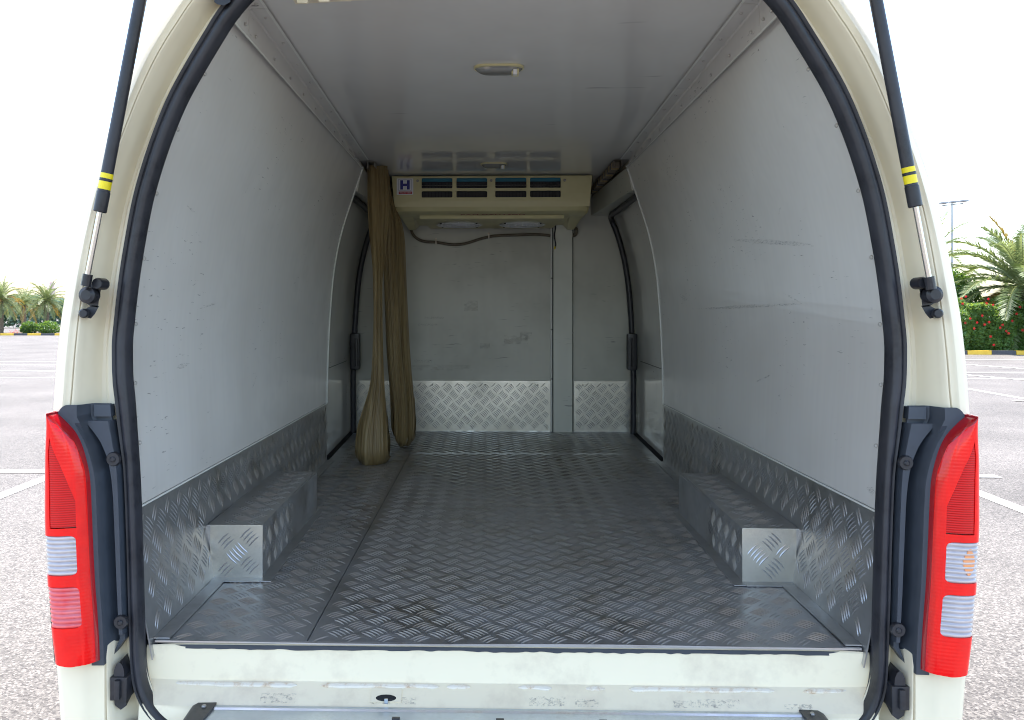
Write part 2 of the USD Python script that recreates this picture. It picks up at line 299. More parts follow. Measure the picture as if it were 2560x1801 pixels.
# ---------------------------------------------------------------- van tables (half widths by height)
K1 = 1.675 / 1.74                                          # the seal stands nearer than where it was measured
def zs(z, k): return 1.31 + (z - 1.31) * k
si_t = [(2.10, .478), (2.04, .521), (1.98, .561), (1.90, .611), (1.84, .6475), (1.765, .689), (1.69, .7205), (1.62, .7445), (1.55, .764), (1.467, .780), (1.389, .7925), (1.30, .803), (1.24, .808), (1.186, .8075), (1.122, .802), (1.035, .796), (.95, .7905), (.83, .786), (.62, .780), (.55, .777), (.517, .768), (.486, .756), (.461, .732)]
sealin = interp([(zs(z, K1), h * K1) for z, h in si_t])
wallrear = interp([(z, h + .003) for z, h in si_t if .89 <= z < 1.80] + [(1.85, .664), (1.90, .645), (1.95, .622), (2.0, .600), (2.04, .585)])
wallfront = interp([(.60, .787), (.90, .789), (1.11, .784), (1.45, .763), (1.58, .745), (1.70, .718), (1.85, .670), (2.0, .619), (2.04, .603)])
def wallh(Y, z):
    t = np.clip((Y - 1.72) / (3.84 - 1.72), 0, 1); return (1 - t) * wallrear(z) + t * wallfront(z)
floorh = interp([(1.70, .742), (2.12, .745), (3.84, .786), (4.83, .815)])
sw = interp([(1.15, .036), (1.08, .033), (1.0, .026), (.3, .025), (2.1, .037)])       # seal width
silh = interp([(1.94, .685), (1.89, .717), (1.83, .753), (1.725, .798), (1.63, .833), (1.55, .857), (1.46, .88), (1.38, .897), (1.30, .911), (1.22, .920), (1.11, .928), (1.01, .935), (.86, .936), (.70, .930), (.59, .920), (.48, .912), (.25, .90)])
K2 = 1.645 / 1.68
grv_t = [(zs(z, K2), h * K2) for z, h in [(1.928, .668), (1.88, .701), (1.825, .732), (1.76, .762), (1.70, .786), (1.614, .820), (1.523, .846), (1.423, .866), (1.34, .879), (1.30, .885), (1.215, .894), (1.15, .899)]]
lightin = interp([(1.105, .907), (1.093, .893), (1.066, .870), (1.034, .855), (1.0, .8455), (.977, .841), (.93, .838), (.83, .834), (.764, .831), (.677, .825), (.597, .822), (.5, .822), (.2, .82)])
_gt = interp(grv_t + [(1.105, .8845), (1.09, .8845)])
def groove(z): return np.where(np.asarray(z) < 1.10, np.minimum(lightin(z) * .985, .8845), _gt(z))
CEILZ, FLZ = 2.04, .62

van = thing('cargo_van', 'cream white high-roof cargo van with its rear door raised, seen from behind', 'van', (XC, 1.64, 0))
X = lambda s, h: XC + s * np.asarray(h)

# body shell: one closed skin of outer side, corner, rain channel and door jamb, from the left foot over the roof to the right foot
def bez(p0, p1, p2, n): t = np.linspace(0, 1, n)[:, None]; return (1 - t) ** 2 * np.array(p0) + 2 * t * (1 - t) * np.array(p1) + t ** 2 * np.array(p2)
Z0 = np.r_[.25, .35, .45, np.arange(.48, 1.90, .02)]
def curve(fn, ztop, zside=1.90):
    a = np.stack([fn(Z0), Z0], 1); h0 = float(fn(zside)); k = .62
    return np.vstack([a, bez((h0, zside), (max(h0 - k * (ztop - zside), .3), ztop), (0, ztop), 22)])
grv2 = lambda z: groove(z)
c_sil, c_grv = curve(silh, 2.27), curve(grv2, 2.215)
c_so, c_si = curve(lambda z: sealin(z) + sw(z), 2.155), curve(sealin, 2.115)
def corner(c, z):                                          # tighten the opening's lower corners
    return c
sec = []
def off(c, d): q = c.copy(); n = len(Z0); q[:, 0] = np.maximum(q[:, 0] - d, 0); q[n:, 1] -= d * np.linspace(0, 1, len(q) - n); return q
def mixc(a, b, t): return a * (1 - t) + b * t
for y, d in ((6.30, .12), (6.0, -.02), (4.0, -.035), (2.4, -.022), (1.78, -.008), (1.70, -.002), (1.665, .0), (1.650, .007), (1.640, .022)): sec.append((off(c_sil, d), y))
for t, y in ((.40, 1.638), (.52, 1.636), (.60, 1.640), (.97, 1.6435)): sec.append((mixc(off(c_sil, .022), c_grv, t), y))
sec.append((c_grv, 1.650))                                 # the fine gap at the channel's edge
for t, y in ((.02, 1.652), (.03, 1.645), (.10, 1.647), (.18, 1.660), (.34, 1.690), (.5, 1.705), (.62, 1.706), (.72, 1.696), (.80, 1.691), (1.0, 1.692)): sec.append((mixc(c_grv, c_so, t), y))
sec.append((c_si, 1.692)); 
def grow(c, k, d): q = c.copy(); q[:, 0] = q[:, 0] * k + d * (q[:, 0] > .02); q[:, 1] = np.where(q[:, 1] > 1.31, 1.31 + (q[:, 1] - 1.31) * k + d, q[:, 1]); return q
sec.append((grow(c_si, 1.012, .001), 1.71)); sec.append((grow(c_si, 1 / K1, .010), 1.745)); sec.append((grow(c_si, 1 / K1, .035), 1.86))
def sidegrid(s):
    return np.array([[V3(X(s, p[0]), y, p[1]) for c, y in sec for p in [c[i]]] for i in range(len(c_sil))])
G = np.concatenate([sidegrid(-1), sidegrid(1)[::-1][1:]], 0)
part(van, 'body', grid(G), CREAM, 40)
fr = G[:, 0]; part(van, 'front_panel', (np.vstack([fr, V3(XC, 6.42, 1.0)]), [[i, i + 1, len(fr)] for i in range(len(fr) - 1)] + [[len(fr) - 1, 0, len(fr)]]), CREAM, 30)
part(van, 'underbody', cat(bx(XC - .86, XC + .86, 1.80, 6.2, .28, .50, .02), bx(XC - .70, XC + .70, 1.735, 1.80, .30, .49, .01)), BLACK)
for s in (-1, 1):
    for yy in (2.55, 5.15):
        w = part(van, 'wheel', lathe([(.20, -.09), (.31, -.10), (.335, -.06), (.335, .06), (.31, .10), (.20, .09)], (X(s, .80), yy, .335), (1, 0, 0), 28), TYRE, 40)
        part(w, 'rim', lathe([(0, .05), (.06, .07), (.14, .05), (.20, .085), (.21, .085), (.21, -.08), (0, -.08)], (X(s, .80), yy, .335), (s, 0, 0), 24), POLE, 30)

# raised tailgate, hinged on the roof's rear edge
def gate():
    P = []
    for t in np.linspace(0, 1, 12):
        y = 1.60 - 1.36 * t; z = 2.20 + .40 * t + .05 * math.sin(t * math.pi); w = .60 + .25 * min(1, t * 2.2)
        P.append([V3(XC + u * w, y, z - .03 * abs(u) ** 3) for u in np.linspace(-1, 1, 15)])
    return slab(np.array(P), (0, 0, .05))
part(van, 'tailgate', gate(), CREAM, 40)

# rubber seal round the opening
prof = [(0, 1.700), (-.001, 1.688), (.003, 1.672), (.010, 1.665), (.018, 1.667), (.0225, 1.670), (.0245, 1.674), (.027, 1.671), (.0315, 1.669), (.0355, 1.677), (.038, 1.686), (.038, 1.695)]
zc = np.r_[np.linspace(1.88, 1.12, 44), np.linspace(1.10, .58, 30)]
half = [(float(sealin(z)), z, float(sw(z))) for z in zc]
for a in np.linspace(0, np.pi / 2, 16)[1:]:                # lower corner, then along the bottom under the scuff plate
    half.append((.747 - .115 * (1 - math.cos(a)) - .0, .58 - .125 * math.sin(a), .026))
half = [(h, z, .037) for h, z in c_si[len(Z0):][::-1] if h > .02] + [h for h in half if h[1] < 1.885] + [(.50, .455, .026), (.25, .455, .026)]
H = np.array(half)
def sealside(s):
    c = H[:, :2]; T = np.gradient(c, axis=0); T /= np.linalg.norm(T, axis=1, keepdims=True); N = np.stack([-T[:, 1], T[:, 0]], 1)   # outward
    return np.array([[V3(X(s, c[i, 0] + N[i, 0] * d * H[i, 2] / .037), y, c[i, 1] + N[i, 1] * d * H[i, 2] / .037) for d, y in prof] for i in range(len(H))])
S1, S2 = sealside(-1), sealside(1)
part(van, 'door_seal', grid(np.concatenate([S1[::-1], S2], 0), close_u=True), RUBBER, 60)

part(van, 'hinge_boot', hull([at(px, py, y=yy) for yy in (1.655, 1.70) for px, py in ((534, -14), (536, 6), (545, 12), (560, 14), (575, 6), (580, -14))]), BLACK, 30)

# ---------------------------------------------------------------- tread plate ribs
def ribs(u0, u1, v0, v1, fn, pitch=.073, inside=None, seed=0, bar=(.042, .0044, .0019), spacing=.0102, nb=5, phase=(0, 0), th0=45):
    r = np.random.default_rng(seed); L, Wd, Hh = bar; st = np.linspace(-1, 1, 6); wprof = np.sqrt(np.clip(1 - np.abs(st) ** 2.2, 0, 1)); hprof = np.clip(1 - np.abs(st) ** 3, 0, 1)
    one = []
    for t, w, h in zip(st, wprof, hprof):
        bow = .0022 * (1 - t * t)
        one += [(t * L / 2, bow - w * Wd / 2, 0), (t * L / 2, bow, h * Hh), (t * L / 2, bow + w * Wd / 2, 0)]
    one = np.array(one); fo = []
    for i in range(5):
        a = 3 * i
        for k in (0, 1): fo += [(a + k, a + 3 + k, a + 4 + k), (a + k, a + 4 + k, a + 1 + k)]
    fo = np.array(fo); V, F, n = [], [], 0
    for k, (ou, ov, th) in enumerate(((0, 0, th0), (pitch / 2, pitch / 2, th0 - 90))):
        c, s = math.cos(math.radians(th)), math.sin(math.radians(th))
        for uu in np.arange(u0 + phase[0] + ou, u1, pitch):
            for vv in np.arange(v0 + phase[1] + ov, v1, pitch):
                for b in range(nb):
                    q = one.copy(); q[:, 1] += (b - (nb - 1) / 2) * spacing
                    q = np.stack([q[:, 0] * c - q[:, 1] * s + uu, q[:, 0] * s + q[:, 1] * c + vv, q[:, 2]], 1)
                    mu, mv = q[:, 0], q[:, 1]
                    if mu.min() < u0 + .002 or mu.max() > u1 - .002 or mv.min() < v0 + .002 or mv.max() > v1 - .002: continue
                    if inside is not None and not np.all(inside(mu, mv)): continue
                    V.append(np.asarray(fn(q[:, 0], q[:, 1], q[:, 2])).T); F.append(fo + n); n += len(q)
    return np.vstack(V), np.vstack(F)

# floor: three sheets, seams between
def floor_piece(x0, x1, y0, y1, z=FLZ):
    m = []
    ys = np.linspace(y0, y1, max(2, int((y1 - y0) / .3) + 2))
    P = [[V3(x, y, z) for x in (x0(y), x1(y))] for y in ys]
    return slab(np.array(P), (0, 0, -.004))
fl = part(van, 'cargo_floor', bx(XC - .80, XC + .80, 1.735, 4.83, .50, .6155), BLACK, False)
SX = -.378
edgeL = lambda y: X(-1, floorh(y)) + .004; edgeR = lambda y: X(1, floorh(y)) - .004
wave = lambda x: .004 * np.sin(x * 7.) + .002 * np.sin(x * 23.)
BOXY = (2.122, 2.85); BW, BH = .124, .14
boxes = lambda u, v: ~((np.abs(u - XC) > floorh(v) - BW - .006) & (v > BOXY[0] - .005) & (v < BOXY[1] + .02)) & (np.abs(u - XC) < floorh(v) - .038)
for name, xa, xb, ya, yb, sd in (('floor_plate', edgeL, lambda y: SX - .0015, 1.715, 4.055, 1), ('floor_plate', lambda y: SX + .0015, edgeR, 1.712, 4.055, 2), ('floor_plate', edgeL, edgeR, 4.058, 4.83, 3)):
    fp = part(fl, name, floor_piece(xa, xb, ya, yb), ALUF, False)
    ins = lambda u, v, xa=xa, xb=xb: boxes(u, v) & (u > xa(v) + .003) & (u < xb(v) - .003)
    part(fl, 'tread_ribs', ribs(-.80, .90, ya, yb, lambda a, b, c: (a, b, FLZ + c), inside=ins, seed=sd, phase=(.01, .02)), RIB, 60, kind='stuff')
part(fl, 'floor_edge', slab(np.array([[V3(x, 1.7105 + .0015 * math.sin(9 * x), FLZ + .0012 + .0015 * math.sin(5 * x)), V3(x, 1.716, FLZ + .0012)] for x in np.linspace(XC - .735, XC + .735, 60)]), (0, 0, -.0028)), ALUF, 30)

# side walls, skirts, angles, wheel boxes
for s in (-1, 1):
    Ys = np.r_[1.72, 1.74, np.linspace(1.8, 3.84, 12)]
    def toprow(y): return 1.975 + (2.004 - 1.975) * np.clip((y - 1.83) / 2.0, -.05, 1)
    zz = np.linspace(0, 1, 34)
    P = np.array([[V3(X(s, wallh(y, z)), y, z) for t in zz for z in [.893 + (toprow(y) - .893) * t]] for y in Ys])
    w = part(van, 'side_wall', slab(P, (s * .006, 0, 0)) if s > 0 else flip(slab(P, (s * .006, 0, 0))), WALL, 30)
    E = np.array([[V3(X(s, wallfront(z) - .004 * k), 3.8405, z) for k in (0, 1)] for z in np.linspace(.893, 2.004, 34)])
    part(w, 'panel_edge', slab(E, (0, .010, 0)), EDGE, 30)
    B = np.array([[V3(X(s, wallh(y, .893) - .003), y, .893 - dz) for dz in (0, .004)] for y in np.linspace(1.722, 3.838, 12)])
    part(w, 'panel_edge', slab(B, (-s * .002, 0, 0)), EDGE, 30)
    for py in (178, 318, 480, 645, 811, 961, 1112):
        z = 1.31 + (786 - py) / 2048 * 1.745; z = min(z, 1.85)
        part(w, 'screw', screw((X(s, sealin(zs(z, K1)) / K1 - .010), 1.752, z), (-s, -.15, 0), .0048), STEELW, 30)
    # skirt of tread plate, leaning out towards its top
    def skirt(y, z, o=0., s=s):
        t = (np.asarray(z) - FLZ) / (.893 - FLZ); h = floorh(y) * (1 - t) + (wallh(y, .893) - .0015) * t
        return X(s, h - o), y, z
    yy = np.r_[1.700, np.linspace(1.76, 3.836, 10)]
    P = np.array([[V3(*map(float, skirt(y, z))) for z in np.linspace(FLZ - (.035 if y < 1.75 else 0), .8925, 6)] for y in yy])
    kp = part(van, 'wall_skirt', slab(P, (s * .003, 0, 0)), ALU, 30)
    part(kp, 'tread_ribs', ribs(1.73, 3.83, FLZ + .004, .889, lambda a, b, c: skirt(a, b, c), inside=lambda u, v: ~((u > BOXY[0] - .004) & (u < BOXY[1] + .02) & (v < FLZ + BH + .005)),
                                seed=5 + s, phase=(.02, .03), th0=45), RIB, 60, kind='stuff')
    # angle strip on the floor along the wall
    for a, b in ((1.72, BOXY[0]), (BOXY[1], 3.84)):
        P = np.array([[V3(X(s, floorh(y) - d), y, FLZ + .003 + .0012) for d in (0, .034)] for y in np.linspace(a, b, 6)])
        part(kp, 'floor_angle', slab(P, (0, 0, -.0025)), ALU, 30)
    # wheel box
    wb = part(van, 'wheel_box', bx(X(s, floorh(2.3) + .03), X(s, floorh(2.3) - BW + .003), BOXY[0] + .002, BOXY[1] - .002, FLZ - .01, FLZ + BH - .003), ALU, False)
    xi = lambda y: X(s, floorh(y) - BW)
    def tp(y, d, o): return X(s, floorh(y) - BW + d), y, FLZ + BH + o
    top = np.array([[V3(*map(float, tp(y, d, 0))) for d in (-.001, BW + .02)] for y in np.linspace(BOXY[0] - .001, BOXY[1], 4)])
    t_ = part(wb, 'top_plate', slab(top, (0, 0, -.003)), ALU, False)
    part(wb, 'tread_ribs', ribs(BOXY[0], BOXY[1], 0, BW, lambda a, b, c: tp(a, b, c), seed=9, phase=(.03, .03)), RIB, 60, kind='stuff')
    sd = np.array([[V3(X(s, floorh(y) - BW), y, z) for z in (FLZ, FLZ + BH + .0006)] for y in np.linspace(BOXY[0], BOXY[1], 4)])
    part(wb, 'side_plate', slab(sd, (s * .003, 0, 0)), ALU, False)
    part(wb, 'tread_ribs', ribs(BOXY[0], BOXY[1], FLZ, FLZ + BH, lambda a, b, c: (X(s, floorh(a) - BW - c), a, b), seed=10, phase=(.01, .02)), RIB, 60, kind='stuff')
    f0, f1 = floorh(2.12) - BW, floorh(2.12) + .012
    part(wb, 'front_plate', bx(X(s, f0 - .002), X(s, f1), BOXY[0] - .004, BOXY[0], FLZ + .001, FLZ + BH + .001, .0015), ALUK, 30)
    part(wb, 'tread_ribs', ribs(f0, f0 + BW, FLZ, FLZ + BH, lambda a, b, c: (X(s, a), BOXY[0] - .004 - c, b), seed=11, phase=(.028, .032) if s < 0 else (.04, .0), th0=-45 if s < 0 else 45), RIB, 60, kind='stuff')
    part(wb, 'floor_angle', bx(X(s, f0), X(s, f1 - .01), BOXY[0] - .034, BOXY[0] - .004, FLZ + .002, FLZ + .0045), ALU, False)
    P = np.array([[V3(X(s, floorh(y) - BW - d), y, FLZ + .0042) for d in (0, .030)] for y in np.linspace(BOXY[0] - .03, BOXY[1], 4)])
    part(wb, 'floor_angle', slab(P, (0, 0, -.0025)), ALU, 30)

# ceiling and its corner trims
part(van, 'ceiling_panel', bx(XC - .64, XC + .64, 1.80, 4.84, CEILZ, CEILZ + .008), CEIL, False)
cvh = interp([(1.80, .553), (1.92, .556), (3.84, .590), (4.84, .60)])
for s in (-1, 1):
    ys = np.linspace(1.80, 3.842, 10)
    for nm, a0, a1 in (('corner_trim', 1.80, 1.925), ('corner_trim', 1.928, 3.842)):
        yk = np.linspace(a0, a1, 8)
        P = np.array([[V3(X(s, h), y, z) for h, z in ((wallh(y, 1.985) - .004, toprow(y) - .012), (cvh(y) + .044, 2.030), (cvh(y) + .040, 2.0345), (cvh(y), 2.0365))] for y in yk])
        ct = part(van, nm, slab(P, (-s * .0022, 0, -.0018)), WALL, 20)
        L1 = np.array([[P[i, 0] + V3(-s * .0025, 0, k) for k in (-.0005, .0035)] for i in range(len(yk))]); part(ct, 'trim_edge', slab(L1, (-s * .001, 0, 0)), EDGE, 30)
        L2 = np.array([[P[i, 3] + V3(s * k, 0, -.0022) for k in (-.001, .0045)] for i in range(len(yk))]); part(ct, 'trim_edge', slab(L2, (0, 0, -.001)), EDGE, 30)
        for y in (np.arange(1.985, 3.8, .185) if a1 > 2 else (1.84, 1.895)):
            part(ct, 'screw', screw((X(s, cvh(y) + .018), y, 2.0335), (0, -.2, -1), .0042), STEELW, 30)
            hh = .5 * (wallh(y, 1.985) - .004 + cvh(y) + .044)
            part(ct, 'screw', screw((X(s, hh - .004), y, toprow(y) - .012 + .022), (-s, 0, -.1), .0042), STEELW, 30)
# notched header strip at the top of the opening
hd = [];
zt = lambda x: 2.020 + .010 * (1 - ((x - XC) / .47) ** 2) + .006 * (x - XC) / .47
xs = np.linspace(XC - .47, XC + .47, 48)
P = np.array([[V3(x, 1.80, zt(x)), V3(x, 1.80, zt(x) + .11)] for x in xs]); 
hp = part(van, 'header_strip', slab(P, (0, .05, 0)), CREAM, 30)
for x in np.arange(XC - .455, XC + .46, .048):
    part(hp, 'clip_tab', bx(x, x + .024, 1.795, 1.803, zt(x) - .019, zt(x) + .004, .002), CREAM, 30)

# ---------------------------------------------------------------- bulkhead, kick plates, post
bh = part(van, 'bulkhead', bx(XC - .86, XC + .86, 4.835, 4.85, .55, 2.05), BULK, False)
PX0, PX1 = .535 , .652                                     # post
PX0, PX1 = at(1383, 900, y=4.79)[0], at(1431, 900, y=4.79)[0]
XL, XR = XC - .87, XC + .87
for a, b, sd in ((XL, PX0 - .012, 21), (PX1 + .014, XR, 22)):
    kp = part(bh, 'kick_plate', bx(a, b, 4.829, 4.834, FLZ, .917), ALUK, False)
    part(kp, 'tread_ribs', ribs(a, b, FLZ + .003, .914, lambda u, v, w: (u, 4.829 - w, v), seed=sd, phase=(.02, .03), th0=-45), RIB, 60, kind='stuff')
    for u in np.arange(a + .05, b - .02, .155): part(kp, 'screw', screw((u, 4.8285, .893), (0, -1, 0), .005), STEEL, 30)
post = part(bh, 'post', bx(PX0, PX1, 4.785, 4.834, FLZ + .002, CEILZ - .002, .003), POSTL, 30)
part(post, 'foot_sheet', bx(PX0 + .001, PX1 - .002, 4.783, 4.7848, FLZ + .002, .93), POSTL, False)
part(post, 'post_edge', bx(PX0 - .014, PX0 - .003, 4.815, 4.834, FLZ + .001, 1.93, .002), EDGE, 30)
part(post, 'post_gap', bx(PX1 + .002, PX1 + .008, 4.826, 4.8345, FLZ + .001, 1.93), DARK, False)
part(post, 'post_gap', bx(PX0 - .0025, PX0 - .0005, 4.79, 4.8345, FLZ + .001, 1.93), DARK, False)
for z in (1.52, 1.22, .93): part(post, 'screw', screw((PX0 - .008, 4.8145, z), (0, -1, 0), .005), STEEL, 30)
for z in (1.50, 1.20): part(post, 'screw', screw((PX1 + .008, 4.825, z), (0, -1, 0), .004), STEEL, 30)

# sliding doors: lined leaf, seal, handle cover, header box above
for s in (-1, 1):
    dz = np.linspace(FLZ - .01, 1.90, 24)
    P = np.array([[V3(X(s, wallfront(z) + .020 + .03 * (y - 3.84)), y, z) for z in dz] for y in (3.85, 4.2, 4.5, 4.828)])
    sd = part(van, 'sliding_door', slab(P, (s * .01, 0, 0)), DOORL, 30)
    Pk = np.array([[V3(X(s, wallfront(1.045) + .0185 + .03 * (y - 3.84)), y, 1.045 - .018 * (y - 3.84) * s * 0 + k) for k in (0, .0022)] for y in (3.855, 4.62)])
    part(sd, 'panel_joint', slab(Pk, (-s * .0015, 0, 0)), DARK, False)
    path = [V3(X(s, h), 4.745, z) for z in np.linspace(FLZ, 1.80, 30) for h in [wallfront(z) + .022]]
    path += [V3(X(s, .690), 4.742, 1.84), V3(X(s, .678), 4.72, 1.868), V3(X(s, .674), 4.66, 1.875), V3(X(s, .676), 4.5, 1.875), V3(X(s, .680), 4.2, 1.875), V3(X(s, .684), 3.90, 1.875)]
    part(sd, 'door_gasket', tube(np.array(path), .0165, 8), RUBBER, 60)
    hz0, hz1 = 1.31 + (786 - 925) / 2048 * 4.7, 1.31 + (786 - 833) / 2048 * 4.7
    cx = X(s, wallfront(1.1) + .006)
    hc = part(sd, 'handle_cover', bx(cx - .028, cx + .03, 4.66, 4.715, hz0, hz1, .014), BLACK, 30)
    part(hc, 'cover_ridge', bx(cx - s * .012 - .010, cx - s * .012 + .010, 4.648, 4.662, hz0 + .02, hz1 - .03, .006), BLACK, 30)
    hb = part(van, 'door_header', hull([V3(X(s, h), y, z) for h, y, z in ((.645, 3.852, 1.889), (.622, 3.852, 1.998), (.66, 3.852, 1.889), (.64, 3.852, 1.998), (.578, 4.833, 1.889), (.578, 4.833, 1.998), (.692, 4.833, 1.889), (.66, 4.833, 1.998), (.69, 4.0, 1.889))]), BULK, 20)
    part(van, 'door_step', slab(np.array([[V3(X(s, floorh(y) - .004), y, FLZ + .003), V3(X(s, floorh(y) + .05), y, FLZ + .003)] for y in np.linspace(3.85, 4.82, 4)]), (0, 0, -.05)), DARK, False)

# ---------------------------------------------------------------- sill below the opening
sl = []
xs = np.linspace(XC - .752, XC + .752, 90)
pf = [(1.722, .6125), (1.7195, .606), (1.7205, .535), (1.716, .530), (1.712, .5275), (1.687, .5035), (1.682, .498), (1.676, .470), (1.676, .44)]
def sillp(x, k):
    y, z = pf[k]; e = max(0, (abs(x - XC) - .60) / .152); return V3(x, y - .012 * e ** 3, z + (.008 * e ** 3 if 2 <= k <= 6 else 0))
P = np.array([[sillp(x, k) for k in range(len(pf))] for x in xs]); sill = part(van, 'rear_sill', flip(grid(P)), SILLP, 25)
dirt = np.array([[V3(x, 1.7185 - .0004, .6105), V3(x, 1.7185 - .0004, .6045 - .003 * meshkit.fbm(np.array([x * 18, 3., 1.])) - .004 * max(0, meshkit.noise(np.array([x * 60, 0., 5.])) - .4))] for x in np.linspace(XC - .72, XC + .73, 240)])
part(sill, 'grime_strip', slab(dirt, (0, .001, 0)), TRIM, 30)
for x0, x1 in ((-.70, -.435), (-.385, -.135), (-.13 + .01, -.07), (.03, .10), (.17, .21), (.26, .56), (.62, .72)):
    seg = np.linspace(x0, x1, max(8, int((x1 - x0) / .012))); nn = meshkit.fbm(np.stack([seg * 22, seg * 0, seg * 0 + 3], 1)); e = np.minimum(1, np.minimum(seg - x0, x1 - seg) / .02 + .12)
    path = np.array([[XC + a, 1.7165 - .004 * q, .5305 - .002 * q] for a, q in zip(seg, nn)])
    part(sill, 'sealant_bead', tube(path, .0052 * np.minimum(1, e * 1.6) * (.7 + .6 * nn), 8), SEAL, 60)
dx = at(965, 1767, y=1.695)[0]
part(sill, 'drain_surround', slab(np.array([[V3(dx + u * .032, y, z) for u in (-1, 1)] for y, z in ((1.7105, .526), (1.690, .5065))]), (0, -.0015, .0015)), CREAM, False)
part(sill, 'drain_hole', blob((dx, 1.6965, .5105), .024, (1, .30, .38)), DARK, True)
part(sill, 'drain_clip', bx(dx - .003, dx + .005, 1.688, 1.694, .502, .515, .001), CHROME, 30)
for x in (-.47, -.23, .09, .17, .37, .44, .60):
    r = np.random.default_rng(int((x + 1) * 1000)); w = .018 + .03 * r.random()
    part(sill, 'scuff_mark', slab(np.array([[V3(XC + x + u * w, y, .5275 - (1.712 - y) * .96 + .0010) for u in np.linspace(-1, 1, 4)] for y in (1.702 - .008 * r.random(), 1.687)]), (0, 0, .0003)), MARK, False)
# scuff plate with end caps and screws
pl = [(y, z - .018) for y, z in [(1.684, .5135), (1.680, .5195), (1.671, .5195), (1.667, .5165), (1.664, .5165), (1.610, .5150), (1.604, .512), (1.600, .4925), (1.604, .490), (1.66, .490)]]
xa, xb = at(512, 1770, y=1.65)[0], at(2030, 1785, y=1.65)[0]
P = np.array([[V3(x, y, z) for y, z in pl] for x in np.linspace(xa, xb, 12)])
sp = part(van, 'scuff_plate', flip(grid(P)), SCUFFP, 25)
for s, x in ((-1, xa), (1, xb)):
    e = [V3(x - s * .012, 1.6865, .5205), V3(x + s * .026, 1.686, .5195), V3(x + s * .036, 1.682, .515), V3(x + s * .041, 1.675, .508), V3(x + s * .042, 1.602, .503), V3(x + s * .028, 1.606, .5155), V3(x - s * .004, 1.606, .5165), V3(x - s * .012, 1.668, .5200)]
    c = part(sp, 'end_cap', hull([p - V3(0, 0, .016) for p in e] + [p - V3(0, 0, .04) for p in e]), BLACK, 30)
    part(c, 'screw', screw((x + s * .008, 1.668, .5045), (0, -.2, 1), .005), STEEL, 30)
for px in (990, 1250, 1508, 1748): part(sp, 'screw', bx(at(px, 1786, y=1.64)[0] - .008, at(px, 1786, y=1.64)[0] + .008, 1.634, 1.642, .4975, .5015, .001), BLACK, 30)
part(van, 'rear_bumper', bx(XC - .86, XC + .86, 1.50, 1.70, .26, .47, .03), CREAM, 30)
part(van, 'bumper_strip', bx(XC - .60, XC + .60, 1.594, 1.664, .478, .4895, .002), RED, 30)

